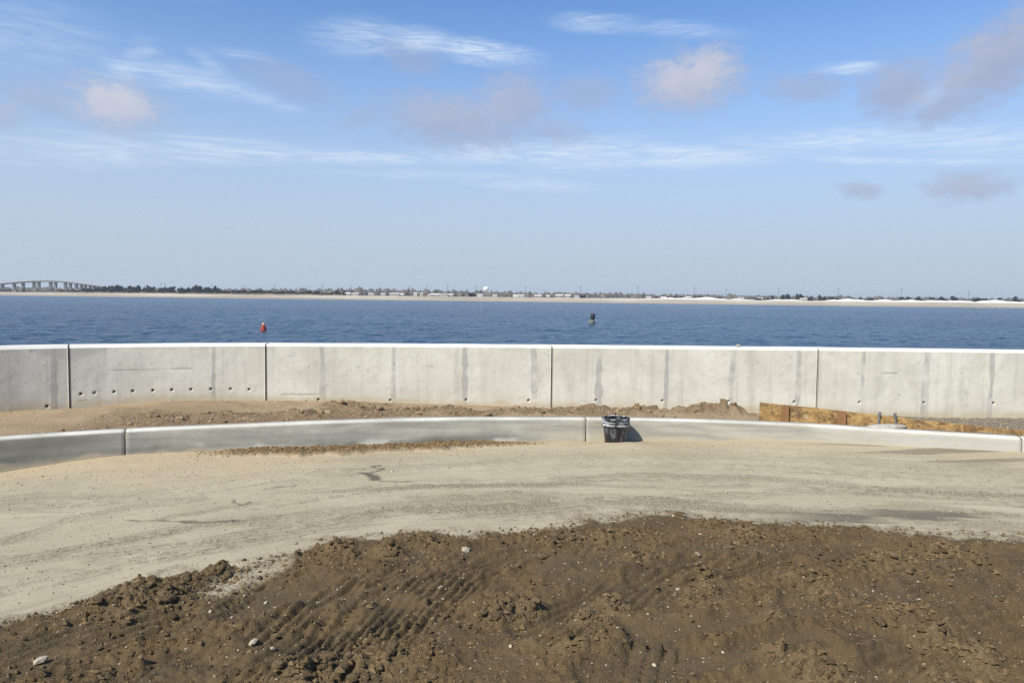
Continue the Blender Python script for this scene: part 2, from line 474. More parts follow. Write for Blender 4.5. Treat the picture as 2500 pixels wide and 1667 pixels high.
def ground(x, y):
    """height and surface masks of the roadway and the mud in front of the kerb"""
    x, y = np.asarray(x, float), np.asarray(y, float)
    yc = curb_y(x)
    dc = yc - y                                              # metres in front of the kerb
    rise = np.exp(-(np.maximum(dc, 0) / 1.5) ** 2)
    z = curb_gz(x) * rise + 0.010 * fbm(x, y, 0.5, 3, 1) + 0.0035 * fbm(x, y, 4.0, 4, 5)
    z = z + 0.055 * np.exp(-((x - 1.25) / 0.5) ** 2 - ((dc - 0.36) / 0.2) ** 2)
    # loose gravel swept into arcs by turning wheels
    ym = mud_y(x)
    q = (y - ym) / np.maximum(yc - ym, 0.5)
    cr = q * 3.1 + 0.10 * fbm(x, y, 0.5, 2, 21)
    al = x * 0.30 + 0.15 * y
    arcn = fbm(cr * 2.3, al * 0.8, 1.0, 3, 23)
    arc2 = fbm(cr * 7.0, al * 1.3, 1.0, 3, 31)
    spk = fbm(x, y, 13, 3, 35)
    fade = sstep(q, 0.92, 0.50) * 0.95 + 0.06
    trk = np.zeros_like(z)
    for path, w, a_ in ROAD_TRACKS:
        d, a, o = seg_dist(x, y, path)
        dd = d + 0.07 * fbm(cr * 3, al * 3, 1.0, 3, 37) + 0.02 * spk
        trk = np.maximum(trk, a_ * sstep(dd, w * 1.15, w * 0.55) * (0.72 + 0.28 * np.sin(o * 2 * math.pi / 0.07)) * sstep(fbm(x, y, 1.4, 3, 38), -0.75, 0.0))
    loose = np.clip(0.65 * sstep(arcn + 0.45 * arc2 + 0.34 * spk, 0.0, 0.80) * fade + trk * np.clip(0.95 + 0.5 * spk, 0, 1), 0, 1)
    z = z + loose * (0.003 + 0.010 * billow(x, y, 30, 2, 41))
    # mud
    warp = 0.13 * fbm(x, y, 1.3, 3, 51) + 0.10 * fbm(x, y, 5.0, 4, 55)
    s = mud_y(x) - y + warp
    s = np.minimum(s, (np.hypot((x + 1.62 - 0.55 * (y - 4.45)) / 0.115, (y - 4.45) / 0.24) - 1) * 0.14 + 0.03 * fbm(x, y, 7, 3, 57))
    mud = sstep(s, -0.02, 0.07)
    spill = sstep(s + 0.13 * fbm(x, y, 9, 3, 61), -0.22, 0.08) * (1 - mud)     # crumbs trodden out over the road
    thick = sstep(s, -0.02, 0.55)
    big = fbm(x, y, 0.9, 3, 71)
    rough = np.clip(0.60 + 0.85 * fbm(x, y, 1.9, 3, 75), 0.28, 1.0)
    sm = np.zeros_like(z)
    berm = np.zeros_like(z)
    trough = np.zeros_like(z)
    for path, w in SWEPT:
        d, a, o = seg_dist(x, y, path)
        dd = d + 0.05 * fbm(x, y, 4, 2, 79)
        sm = np.maximum(sm, sstep(dd, w * 1.1, w * 0.6))
        ends = sstep(fbm(x, y, 1.5, 2, 80), -0.6, 0.0)
        berm = berm + np.exp(-((dd - w * 1.12) / (w * 0.30)) ** 2) * (0.006 + 0.030 * billow(x, y, 15, 3, 83)) * ends
        trough = trough - sstep(dd, w * 1.1, w * 0.4) * 0.022 * ends + sstep(dd, w * 1.0, w * 0.7) * 0.0045 * fbm(a * 0.8, o * 26, 1.0, 2, 84)
    dep = np.zeros_like(z)
    for k, (path, w, kind) in enumerate(TRACKS):
        d, a, o = seg_dist(x, y, path)
        m = sstep(d + 0.05 * fbm(x, y, 5, 2, 81 + k), w * 1.15, w * 0.75)
        keep = sstep(fbm(x, y, 2.3, 3, 101 + k), -0.60, -0.05)
        if kind == 'rib':
            o2 = o + 0.030 * fbm(x, y, 1.7, 2, 131 + k)
            ph = np.sin((o2 + (0.30 if k % 2 else -0.22) * a) * 2 * math.pi / (0.056 + 0.008 * (k % 3)))
            ridge = np.sign(ph) * np.abs(ph) ** 0.6 * (0.55 + 0.45 * fbm(x, y, 3.2, 2, 141 + k))
            dep = dep + m * keep * (0.0200 * ridge - 0.016) + keep * np.exp(-((d - w * 1.15) / (w * 0.25)) ** 2) * 0.030 * billow(x, y, 10, 3, 86)
        else:
            colm = np.sin(o * 2 * math.pi / 0.075)
            bar = (np.sin(a * 2 * math.pi / 0.052 + 1.2 * np.sign(colm)) > -0.1)
            dep = dep + m * (np.where((colm > 0.30) & bar, -0.028, 0.0) * keep - 0.010)
        sm = np.maximum(sm, m * 0.75)
    rough = rough * (1 - 0.72 * sm)
    heap = np.zeros_like(z)
    for hx, hy, hr, hh in HEAPS:
        d2 = ((x - hx) ** 2 + ((y - hy) * 1.15) ** 2) / hr ** 2
        g = np.exp(-d2 * 1.6)
        heap = np.maximum(heap, g)
        z = z + g * hh * mud * (0.45 + 0.9 * billow(x, y, 11, 3, 161))
    rough = np.clip(np.maximum(rough, heap * 1.3), 0, 1.4)
    lump = np.maximum(billow(x, y, 7.5, 3, 171) - 0.30, 0)
    crumb = np.maximum(billow(x, y, 24, 2, 181) - 0.25, 0)
    u_, v_ = x * 0.86 + y * 0.5, y * 0.86 - x * 0.5 + 0.10 * fbm(x, y, 1.1, 2, 185)
    streak = fbm(u_ * 0.8, v_ * 6.5, 1.0, 3, 187)
    rut = sstep(np.abs(vn(u_ * 1.1, v_ * 11.0, 188) * 2 - 1), 0.22, 0.0) * sstep(fbm(x, y, 1.2, 2, 189), -0.05, 0.35)
    z = z + mud * (thick * (0.030 + 0.034 * big) + rough * (0.066 * lump + 0.056 * crumb) + 0.006 * fbm(x, y, 14, 4, 191, 0.6) * (1 - 0.6 * sm) + 0.013 * streak * (1 - 0.4 * rough) - 0.014 * rut * (1 - 0.7 * sm) + dep + berm + trough)
    z = z + spill * 0.010 * billow(x, y, 26, 2, 195)
    # a bank of swept debris along the foot of the kerb
    win = sstep(x, -3.5, -2.6) * sstep(x, 0.55, -0.5)
    wdt = 0.25 + 0.10 * fbm(x, y * 0.2, 1.1, 3, 201)
    deb = win * sstep(dc + 0.05 * fbm(x, y, 6, 3, 205), wdt + 0.05, wdt - 0.04)
    z = z + deb * (0.035 + 0.040 * billow(x, y, 14, 3, 211))
    # cracks
    crk = np.zeros_like(z)
    for path, w, a_ in CRACKS:
        d, a, o = seg_dist(x + 0.02 * fbm(x, y, 11, 3, 221), y + 0.03 * fbm(x, y, 9, 3, 225), path)
        crk = np.maximum(crk, a_ * sstep(d, w * 1.6, w * 0.5))
    z = z - 0.008 * crk
    # damp streaks beyond the mud on the right
    wz = sstep(x, 1.7, 2.8) * sstep(y, 5.2, 5.6) * sstep(y, 6.45, 6.0)
    wet = wz * sstep(fbm(x * 0.55, y * 4.2 + 0.5 * x, 1.0, 4, 231), 0.05, 0.40)
    wet = np.maximum(wet, 0.7 * sstep(x, 3.0, 4.5) * sstep(dc, 0.95, 0.5) * sstep(fbm(x * 0.8, y * 5, 1, 3, 235), 0.0, 0.4))
    sand = np.clip(sstep(x, -1.2, -3.2) * sstep(dc + 0.3 * fbm(x, y, 1.2, 3, 241), 1.5, 0.3) + 0.55 * sstep(dc + 0.2 * fbm(x, y, 1.2, 3, 245), 0.9, 0.1)
                   + 0.6 * sstep(fbm(x, y, 0.6, 3, 251), 0.1, 0.5) * sstep(y, 5.6, 4.2), 0, 1)
    return z, dict(mud=mud, spill=spill, loose=loose, across=cr, along=al, debris=deb, crack=crk, wet=wet, sand=sand, rough=np.clip(rough, 0, 1), smooth=sm, heap=heap)


# ------------------------------------------------------------------ materials
MAT = {}


def mat(name):
    m = bpy.data.materials.new(name)
    m.use_nodes = True
    MAT[name] = m
    return NT(m.node_tree)


def m_ground():
    t = mat('ground')
    p = t.pos()
    big = t.noise(p, 0.9, 5, 0.6)
    fine = t.noise(p, 55, 4, 0.7)
    grit = t.noise(p, 190, 2, 0.6)
    road = t.mix(t.ramp(big, 0.3, 0.7), (0.3135, 0.2745, 0.1909), (0.3781, 0.3365, 0.2408))
    cv = t.n('ShaderNodeCombineXYZ')
    t.put(cv.inputs[0], t.attr('across'))
    t.put(cv.inputs[1], t.attr('along'))
    line = t.noise(t.mapping(cv.outputs[0], scale=(16, 1.6, 1)), 1.0, 6, 0.68, 0.3)
    line2 = t.noise(t.mapping(cv.outputs[0], scale=(52, 5, 1)), 1.0, 4, 0.65, 0.2)
    road = t.mix(t.ramp(line, 0.50, 0.70, 0, 0.50), road, (0.235, 0.198, 0.138))
    road = t.mix(t.ramp(line, 0.44, 0.28, 0, 0.55), road, (0.4370, 0.3948, 0.2881))
    road = t.mix(t.ramp(line2, 0.52, 0.72, 0, 0.50), road, (0.225, 0.190, 0.132))
    road = t.mix(t.math('MULTIPLY', t.attr('sand'), 0.75), road, (0.40, 0.315, 0.20))
    road = t.mix(t.math('MULTIPLY', t.attr('loose'), t.ramp(fine, 0.35, 0.62, 0.15, 1.0)), road, (0.150, 0.126, 0.090))
    road = t.mix(t.ramp(grit, 0.58, 0.70, 0, 0.55), road, (0.20, 0.175, 0.135))
    road = t.mix(t.ramp(grit, 0.36, 0.27, 0, 0.35), road, (0.52, 0.48, 0.40))
    road = t.mix(t.math('MULTIPLY', t.attr('spill'), t.ramp(fine, 0.35, 0.6, 0.1, 0.9)), road, (0.135, 0.105, 0.068))
    road = t.mix(t.math('MULTIPLY', t.attr('wet'), 0.85), road, (0.095, 0.085, 0.066))
    road = t.mix(t.math('MULTIPLY', t.attr('crack'), 0.85), road, (0.07, 0.06, 0.05))
    deb = t.mix(t.ramp(fine, 0.3, 0.7), (0.085, 0.055, 0.026), (0.20, 0.140, 0.070))
    road = t.mix(t.attr('debris'), road, deb)
    mb = t.noise(p, 2.3, 5, 0.65)
    mud = t.mix(t.ramp(mb, 0.32, 0.68), (0.0884, 0.0595, 0.0281), (0.1280, 0.0884, 0.0429))
    mud = t.mix(t.math('MULTIPLY', t.attr('rough'), t.ramp(t.noise(p, 5, 4, 0.6), 0.4, 0.7, 0, 0.5)), mud, (0.1443, 0.0936, 0.0399))
    mud = t.mix(t.ramp(fine, 0.55, 0.8, 0, 0.55), mud, (0.1578, 0.1122, 0.0577))
    mud = t.mix(t.ramp(fine, 0.42, 0.25, 0, 0.5), mud, (0.050, 0.036, 0.021))
    mud = t.mix(t.math('MULTIPLY', t.attr('smooth'), t.ramp(mb, 0.3, 0.6, 0.7, 0.2)), mud, (0.0829, 0.0629, 0.0370))
    mud = t.mix(t.math('MULTIPLY', t.attr('heap'), t.ramp(fine, 0.38, 0.66, 0.05, 0.75)), mud, (0.1848, 0.1344, 0.0739))
    c = t.mix(t.attr('mud'), road, mud)
    h = t.math('ADD', t.math('ADD', t.math('MULTIPLY', fine, 0.7), t.math('MULTIPLY', grit, 0.45)), t.math('MULTIPLY', t.math('MULTIPLY', t.math('SUBTRACT', t.attr('mud'), t.math('MULTIPLY', t.attr('smooth'), 0.8)), t.noise(p, 22, 4, 0.7)), 1.5))
    h = t.math('MULTIPLY', h, t.math('MULTIPLY_ADD', t.attr('mud'), 0.68, 0.32))
    rg = t.math('SUBTRACT', 0.95, t.math('MULTIPLY', t.attr('mud'), t.ramp(mb, 0.55, 0.3, 0.02, 0.22)))
    t.surface(c, rg, h, 0.9, 0.018, 0.25)


def m_verge():
    t = mat('verge_dirt')
    p = t.pos()
    n = t.noise(p, 1.1, 5, 0.6)
    fine = t.noise(p, 40, 4, 0.7)
    grit = t.noise(p, 160, 2, 0.6)
    c = t.mix(t.ramp(n, 0.3, 0.7), (0.235, 0.172, 0.105), (0.32, 0.245, 0.158))
    c = t.mix(t.attr('clod'), c, t.mix(t.ramp(fine, 0.3, 0.7), (0.105, 0.072, 0.042), (0.24, 0.175, 0.105)))
    c = t.mix(t.attr('gravel'), c, t.mix(t.ramp(fine, 0.35, 0.65), (0.10, 0.085, 0.065), (0.26, 0.22, 0.165)))
    c = t.mix(t.ramp(grit, 0.62, 0.72, 0, 0.5), c, (0.12, 0.09, 0.06))
    c = t.mix(t.ramp(grit, 0.36, 0.27, 0, 0.4), c, (0.50, 0.43, 0.33))
    t.surface(c, 0.95, t.math('ADD', fine, t.math('MULTIPLY', grit, 0.4)), 0.7, 0.012, 0.2)


def m_wall():
    t = mat('wall_concrete')
    sv = t.attr('sz', 'Vector')                       # metres along the wall, height
    cl = t.noise(sv, 1.5, 6, 0.62, 0.4)
    st = t.noise(t.mapping(sv, scale=(9, 0.55, 1)), 1.0, 5, 0.62)
    fine = t.noise(sv, 60, 4, 0.65)
    c = t.mix(t.ramp(cl, 0.28, 0.72), (0.4620, 0.4455, 0.3872), (0.5775, 0.5610, 0.4972))
    c = t.mix(t.ramp(st, 0.48, 0.72, 0, 0.40), c, (0.325, 0.310, 0.262))
    c = t.mix(t.ramp(st, 0.42, 0.24, 0, 0.50), c, (0.6160, 0.6050, 0.5610))
    c = t.mix(t.ramp(t.noise(sv, 7, 6, 0.72, 0.3), 0.54, 0.72, 0, 0.45), c, (0.31, 0.30, 0.26))
    c = t.mix(t.math('MULTIPLY', t.attr('seam'), 0.70), c, (0.285, 0.283, 0.272))
    c = t.mix(t.math('MULTIPLY', t.attr('bloom'), 0.5), c, (0.36, 0.35, 0.32))
    c = t.mix(t.math('MULTIPLY', t.attr('splash'), 0.65), c, (0.40, 0.325, 0.215))
    c = t.mix(t.ramp(fine, 0.60, 0.75, 0, 0.28), c, (0.25, 0.24, 0.21))
    c = t.mix(t.math('MULTIPLY', t.attr('pit'), 0.85), c, (0.075, 0.07, 0.06))
    c = t.mix(t.attr('top'), c, t.mix(t.ramp(cl, 0.3, 0.7), (0.52, 0.515, 0.48), (0.60, 0.595, 0.56)))  # sunlit brightness of the wall top put into its colour
    t.surface(c, 0.88, fine, 0.25, 0.004, 0.3)


def m_curb():
    t = mat('curb_concrete')
    sv = t.attr('sz', 'Vector')
    cl = t.noise(t.mapping(sv, scale=(0.7, 2.4, 1)), 1.8, 6, 0.62, 0.6)
    tro = t.noise(t.mapping(sv, scale=(1.2, 16, 1)), 1.0, 4, 0.6, 0.3)
    fine = t.noise(sv, 70, 3, 0.6)
    c = t.mix(t.ramp(cl, 0.3, 0.7), (0.2750, 0.2662, 0.2255), (0.3795, 0.3685, 0.3168))
    c = t.mix(t.ramp(tro, 0.42, 0.70, 0, 0.60), c, (0.195, 0.195, 0.178))
    c = t.mix(t.math('MULTIPLY', t.attr('damp_shade'), 0.8), c, (0.095, 0.097, 0.090))  # damp foot, plus shade of the left end put into the colour
    c = t.mix(t.math('MULTIPLY', t.attr('efflo'), 0.7), c, (0.50, 0.485, 0.44))
    c = t.mix(t.math('MULTIPLY', t.attr('splash'), 0.75), c, (0.37, 0.315, 0.225))
    c = t.mix(t.math('MULTIPLY', t.attr('fresh'), 0.7), c, (0.40, 0.392, 0.352))
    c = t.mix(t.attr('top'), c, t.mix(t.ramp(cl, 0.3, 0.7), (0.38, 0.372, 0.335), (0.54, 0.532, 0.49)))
    c = t.mix(t.ramp(fine, 0.60, 0.72, 0, 0.45), c, (0.17, 0.165, 0.14))
    c = t.mix(t.ramp(t.noise(sv, 14, 4, 0.7), 0.60, 0.72, 0, 0.4), c, (0.20, 0.195, 0.165))
    c = t.mix(t.math('MULTIPLY', t.attr('dusty'), 0.85), c, (0.235, 0.215, 0.18))
    t.surface(c, 0.92, fine, 0.4, 0.005, 0.15)


def m_simple():
    def osb(name, a, b, d):
        t = mat(name)
        p = t.obj()
        v = t.n('ShaderNodeTexVoronoi')
        t.put(v.inputs['Vector'], t.mapping(p, scale=(26, 26, 60)))
        v.inputs['Scale'].default_value = 1.0
        n = t.noise(p, 9, 5, 0.65)
        sep = t.n('ShaderNodeSeparateColor')
        t.put(sep.inputs[0], v.outputs['Color'])
        c = t.mix(sep.outputs[0], a, b)
        c = t.mix(t.ramp(t.noise(t.mapping(p, scale=(4, 4, 60)), 2.0, 4, 0.6), 0.45, 0.7, 0, 0.6), c, (0.16, 0.10, 0.05))
        c = t.mix(t.ramp(n, 0.44, 0.64, 0, 0.8), c, d)
        c = t.mix(t.ramp(t.noise(p, 5, 3, 0.6), 0.62, 0.75, 0, 0.6), c, (0.50, 0.45, 0.36))
        t.surface(c, 0.75, t.math('ADD', n, sep.outputs[0]), 0.4, 0.003, 0.3)
    osb('form_board', (0.43, 0.285, 0.115), (0.25, 0.145, 0.055), (0.085, 0.052, 0.026))
    t = mat('stake_wood')
    n = t.noise(t.mapping(t.obj(), scale=(14, 14, 2)), 2, 4, 0.6)
    t.surface(t.mix(n, (0.15, 0.072, 0.03), (0.27, 0.15, 0.068)), 0.8, n, 0.3, 0.003)
    t = mat('steel_stake')
    t.surface(t.mix(t.noise(t.obj(), 30, 3, 0.6), (0.13, 0.16, 0.19), (0.22, 0.20, 0.18)), 0.6, None, metal=0.35)
    t = mat('lime_spill')
    n = t.noise(t.pos(), 18, 4, 0.65)
    t.surface(t.mix(t.ramp(n, 0.3, 0.7), (0.27, 0.25, 0.21), (0.40, 0.385, 0.34)), 0.9, n, 0.6, 0.02)
    t = mat('joint_filler')
    t.surface((0.16, 0.145, 0.115), 0.9)
    t = mat('clod')
    p = t.obj()
    n = t.noise(p, 3.0, 4, 0.65)
    fine = t.noise(t.pos(), 90, 3, 0.65)
    c = t.mix(t.rnd(), (0.0811, 0.0562, 0.0281), (0.1443, 0.1021, 0.0540))
    c = t.mix(t.ramp(fine, 0.45, 0.75, 0, 0.6), c, (0.26, 0.205, 0.135))
    t.surface(c, 0.95, t.math('ADD', n, fine), 0.8, 0.02, 0.2)
    t = mat('verge_clod')
    fine = t.noise(t.pos(), 90, 3, 0.65)
    c = t.mix(t.rnd(), (0.17, 0.115, 0.065), (0.30, 0.22, 0.135))
    t.surface(t.mix(t.ramp(fine, 0.45, 0.75, 0, 0.6), c, (0.38, 0.30, 0.2)), 0.95, fine, 0.8, 0.02, 0.2)
    t = mat('stone')
    fine = t.noise(t.pos(), 70, 3, 0.65)
    c = t.mix(t.rnd(), (0.20, 0.160, 0.110), (0.42, 0.37, 0.29))
    t.surface(t.mix(t.ramp(fine, 0.5, 0.75, 0, 0.5), c, (0.2, 0.16, 0.11)), 0.85, fine, 0.5, 0.01)
    t = mat('gravel')
    c = t.mix(t.attr('hue'), (0.095, 0.072, 0.046), (0.42, 0.36, 0.27))
    t.surface(c, 0.95)
    t = mat('litter')
    t.surface(t.mix(t.attr('hue'), (0.060, 0.038, 0.018), (0.30, 0.205, 0.10)), 0.95)
    t = mat('crumbs')
    c = t.mix(t.attr('hue'), (0.0523, 0.0349, 0.0170), (0.1488, 0.1037, 0.0517))
    t.surface(c, 0.97)
    # bucket
    t = mat('black_plastic')
    p = t.obj()
    drip = t.noise(t.mapping(p, scale=(1, 1, 0.35)), 13, 4, 0.6, 0.3)
    sp = t.noise(p, 60, 3, 0.6)
    f = t.math('MAXIMUM', t.ramp(drip, 0.46, 0.72, 0, 0.6), t.ramp(sp, 0.62, 0.70, 0, 0.5))
    t.surface(t.mix(f, (0.012, 0.012, 0.014), (0.27, 0.285, 0.325)), t.ramp(f, 0, 1, 0.38, 0.85), drip, 0.2, 0.004, 0.5)
    t = mat('splashed_rim')
    p = t.obj()
    f = t.ramp(t.noise(t.mapping(p, scale=(1, 1, 1.5)), 9, 4, 0.6), 0.40, 0.66)
    t.surface(t.mix(f, (0.02, 0.02, 0.022), (0.52, 0.54, 0.56)), 0.6)
    t = mat('dried_plaster')
    t.surface((0.42, 0.42, 0.43), 0.9)
    t = mat('wire')
    t.surface((0.35, 0.35, 0.36), 0.45, metal=0.8)
    # buoys
    t = mat('buoy_red')
    sepz = t.n('ShaderNodeSeparateXYZ')
    t.put(sepz.inputs[0], t.obj())
    n = t.noise(t.obj(), 3, 4, 0.6)
    guano = t.ramp(t.math('ADD', sepz.outputs[2], t.math('MULTIPLY', n, 0.9)), 1.15, 1.65, 0, 0.75)
    t.surface(t.mix(guano, (0.26, 0.04, 0.03), (0.55, 0.50, 0.46)), 0.55)
    t = mat('buoy_black')
    t.surface(t.mix(t.noise(t.obj(), 4, 4, 0.6), (0.018, 0.020, 0.028), (0.04, 0.042, 0.05)), 0.6)
    t = mat('buoy_pale')
    t.surface(t.mix(t.noise(t.obj(), 3, 4, 0.6), (0.04, 0.055, 0.05), (0.17, 0.20, 0.175)), 0.7)
    # sea
    t = mat('sea_water')
    p = t.pos()
    w1 = t.noise(t.mapping(p, scale=(0.9, 0.6, 1)), 0.9, 5, 0.62, 0.3)
    w2 = t.noise(t.mapping(p, scale=(0.7, 0.7, 1)), 0.25, 3, 0.55)
    patch = t.noise(t.mapping(p, scale=(0.25, 1.0, 1)), 0.012, 4, 0.6)
    c = t.mix(t.ramp(patch, 0.35, 0.65), (0.008, 0.034, 0.076), (0.018, 0.056, 0.108))
    s = t.surface(c, 0.22, t.math('ADD', t.math('MULTIPLY', w1, 0.5), t.math('MULTIPLY', w2, 0.9)), 1.0, 1.2, 0.32)
    s.inputs['IOR'].default_value = 1.33
    # far shore
    t = mat('beach_sand')
    p = t.pos()
    sy = t.n('ShaderNodeSeparateXYZ')
    t.put(sy.inputs[0], p)
    n = t.noise(t.mapping(p, scale=(0.4, 1, 1)), 0.02, 5, 0.65)
    c = t.mix(t.ramp(n, 0.35, 0.65), (0.30, 0.265, 0.205), (0.46, 0.42, 0.355))
    c = t.mix(t.ramp(sy.outputs[2], 2.6, 4.2, 0, 0.9), c, (0.76, 0.74, 0.69))
    c = t.mix(t.ramp(sy.outputs[2], 0.2, -1.9, 0, 0.9), c, (0.27, 0.235, 0.18))
    c = t.mix(t.ramp(t.math('ADD', sy.outputs[1], t.math('MULTIPLY', n, 60)), 1080, 1130), c, (0.20, 0.165, 0.095))
    t.surface(c, 0.95)
    t = mat('pine_needles')
    t.surface(t.mix(t.rnd(), (0.009, 0.011, 0.008), (0.020, 0.023, 0.015)), 0.9)
    t = mat('bark')
    t.surface((0.09, 0.07, 0.055), 0.95)
    t = mat('winter_wood')
    t.surface(t.mix(t.attr('hue'), (0.060, 0.060, 0.050), (0.140, 0.120, 0.100)), 0.95)
    t = mat('beach_scrub')
    t.surface(t.mix(t.attr('hue'), (0.09, 0.075, 0.045), (0.20, 0.16, 0.10)), 0.95)
    t = mat('house_white')
    t.surface(t.mix(t.rnd(), (0.26, 0.24, 0.21), (0.52, 0.50, 0.47)), 0.8)
    t = mat('house_roof')
    t.surface(t.mix(t.rnd(), (0.30, 0.28, 0.26), (0.62, 0.60, 0.58)), 0.9)
    t = mat('house_glass')
    t.surface((0.03, 0.04, 0.05), 0.15)
    t = mat('pole_wood')
    t.surface((0.10, 0.09, 0.085), 0.9)
    t = mat('bridge_concrete')
    t.surface((0.40, 0.39, 0.37), 0.9)
    t = mat('bridge_pier')
    t.surface((0.23, 0.235, 0.24), 0.9)
    t = mat('bridge_girder')
    t.surface((0.14, 0.155, 0.175), 0.7)
    t = mat('tower_white')
    t.surface((0.80, 0.80, 0.80), 0.5)
    t = mat('far_ground')
    t.surface((0.16, 0.14, 0.09), 0.95)
    t = mat('yard_dirt')
    n = t.noise(t.pos(), 0.6, 5, 0.6)
    t.surface(t.mix(n, (0.14, 0.105, 0.065), (0.30, 0.25, 0.18)), 0.95)


for fn in (m_ground, m_verge, m_wall, m_curb, m_simple):
    fn()


# ------------------------------------------------------------------ ground in front of the kerb
def build_ground():
    nr, nc = 560, 1080
    v = np.linspace(0, 1, nr)[:, None]
    u = np.linspace(-1, 1, nc)[None, :]
    g = 0.60 * v + 0.40 * v * v
    width = 4.6 + 4.6 * g
    x = u * width + 0.2 * np.ones_like(v)
    y0 = 1.7
    y = y0 + (curb_y(x) + 0.05 - y0) * g
    z, at = ground(x, y)
    rim = np.minimum(np.minimum((1 - np.abs(u)) / 0.04, 1), np.minimum(v / 0.03, 1))
    z = z * rim - 0.06 * (1 - rim)
    me = mesh('ground', np.stack([x, y, z], -1), grid_faces(nr, nc), True)
    for k, a in at.items():
        fattr(me, k, a)
    return tag(obj('ground', me, MAT['ground']), kind='structure')


ground_obj = build_ground()


def build_yard():
    # the wider yard round and behind the camera, bounded by the sea wall
    xs = np.concatenate([np.linspace(-16, 18, 120)])
    me_v, me_f = [], []
    n = len(xs)
    back = -60.0
    for x in xs:
        me_v += [(x, back, -0.07), (x, wall_y(x) + 0.1, -0.07)]
    for i in range(n - 1):
        me_f.append((2 * i, 2 * i + 2, 2 * i + 3, 2 * i + 1))
    b = len(me_v)
    me_v += [(-80, back, -0.07), (-16, back, -0.071), (-16, -2.0, -0.071), (-80, -66, -0.071)]
    me_f.append((b, b + 1, b + 2, b + 3))
    b = len(me_v)
    me_v += [(18, back, -0.071), (90, back, -0.071), (90, 10.4, -0.071), (18, 10.4, -0.071)]
    me_f.append((b, b + 1, b + 2, b + 3))
    tag(obj('yard', mesh('yard', me_v, me_f), MAT['yard_dirt']), kind='structure')


build_yard()


# ------------------------------------------------------------------ verge between kerb and wall
VHEAPS = [(-2.55, 8.75, 0.26, 0.10), (-2.22, 9.25, 0.22, 0.12), (-1.88, 9.1, 0.24, 0.08), (-1.25, 9.2, 0.25, 0.05), (-0.85, 9.35, 0.22, 0.07), (-0.68, 9.05, 0.26, 0.10),
          (0.15, 9.45, 0.3, 0.05), (0.75, 9.5, 0.3, 0.06), (1.12, 9.55, 0.22, 0.10), (1.70, 9.5, 0.28, 0.12), (2.45, 9.45, 0.34, 0.16), (2.85, 9.5, 0.20, 0.13), (-3.4, 8.6, 0.3, 0.05), (-3.9, 8.3, 0.3, 0.05)]


def verge(x, f):
    """f = 0 at the kerb's back, 1 at the wall"""
    ya, yb = curb_y(x) + 0.15, wall_y(x) + 0.05
    y = ya + (yb - ya) * f
    z = 0.290 + (wall_gz(x) - 0.290) * sstep(f, 0.05, 0.95) + 0.012 * fbm(x, y, 1.3, 3, 301)
    clod = np.clip(sstep(fbm(x * 0.7, y, 1.6, 3, 305) + 0.9 * np.exp(-((f - 0.35) / 0.22) ** 2) - 0.35, 0.0, 0.5) * sstep(x, -5.2, -4.2) * sstep(x, 3.4, 2.8), 0, 1)
    for hx, hy, hr, hh in VHEAPS:
        g = np.exp(-(((x - hx) / 1.35) ** 2 + (y - hy) ** 2) / hr ** 2 * 1.5)
        z = z + g * hh * (0.5 + 0.9 * billow(x, y, 8, 3, 311))
        clod = np.maximum(clod, np.minimum(g * 1.6, 1))
    gravel = sstep(x + 0.3 * fbm(x, y, 1, 2, 315), 3.9, 4.9)
    z = z + clod * 0.045 * np.maximum(billow(x, y, 11, 3, 321) - 0.2, 0) + gravel * 0.02 * billow(x, y, 22, 2, 325) + 0.004 * fbm(x, y, 9, 3, 331)
    z = np.where(f < 0.04, np.minimum(z, 0.30), z)
    return y, z, clod, gravel


def build_verge():
    nr, nc = 110, 760
    f = np.linspace(0, 1, nr)[:, None] * np.ones((1, nc))
    x = np.linspace(-9.5, 11.5, nc)[None, :] * np.ones((nr, 1))
    y, z, clod, gravel = verge(x, f)
    me = mesh('verge', np.stack([x, y, z], -1), grid_faces(nr, nc), True)
    fattr(me, 'clod', clod)
    fattr(me, 'gravel', gravel)
    return tag(obj('verge', me, MAT['verge_dirt']), kind='structure')


verge_obj = build_verge()


# ------------------------------------------------------------------ sea wall
def arc_table(fy, x0, x1, n=6000):
    x = np.linspace(x0, x1, n)
    y = fy(x)
    s = np.concatenate([[0], np.cumsum(np.hypot(np.diff(x), np.diff(y)))])
    return x, y, s


WX, WY, WS = arc_table(wall_y, -16, 18)


def wall_at(s):
    x, y = np.interp(s, WS, WX), np.interp(s, WS, WY)
    e = 0.02
    tx, ty = np.interp(s + e, WS, WX) - np.interp(s - e, WS, WX), np.interp(s + e, WS, WY) - np.interp(s - e, WS, WY)
    l = np.hypot(tx, ty)
    return x, y, ty / l, -tx / l                      # point and the normal that faces the yard


def s_of(x):
    return float(np.interp(x, WX, WS))


HOLES = [(-5.34, .500), (-5.208, .505), (-5.015, .507), (-4.82, .51), (-4.608, .512), (-4.396, .515), (-4.178, .511), (-3.943, .511), (-3.709, .506), (-3.483, .501), (-2.599, .352), (-1.652, .345), (-0.621, .348),
         (0.237, .343), (1.178, .349), (2.116, .348), (3.052, .347), (3.986, .342), (4.915, .347), (5.827, .351), (6.818, .356), (7.75, .356), (-5.646, .370)]
SEAMS = [(-7.2, .03), (-5.59, .03), (-3.911, .026), (-2.555, .036), (-1.609, .034), (-0.652, .042), (0.299, .048), (1.21, .050), (2.157, .032), (3.085, .032), (4.022, .040), (4.948, .026), (5.84, .044), (6.769, .036), (7.7, .036), (8.6, .036)]
sea_wall = empty('sea_wall', (0.0, 10.4, SEA))
tag(sea_wall, 'long curved pale concrete sea wall with sunlit top between the verge and the water', 'sea wall')


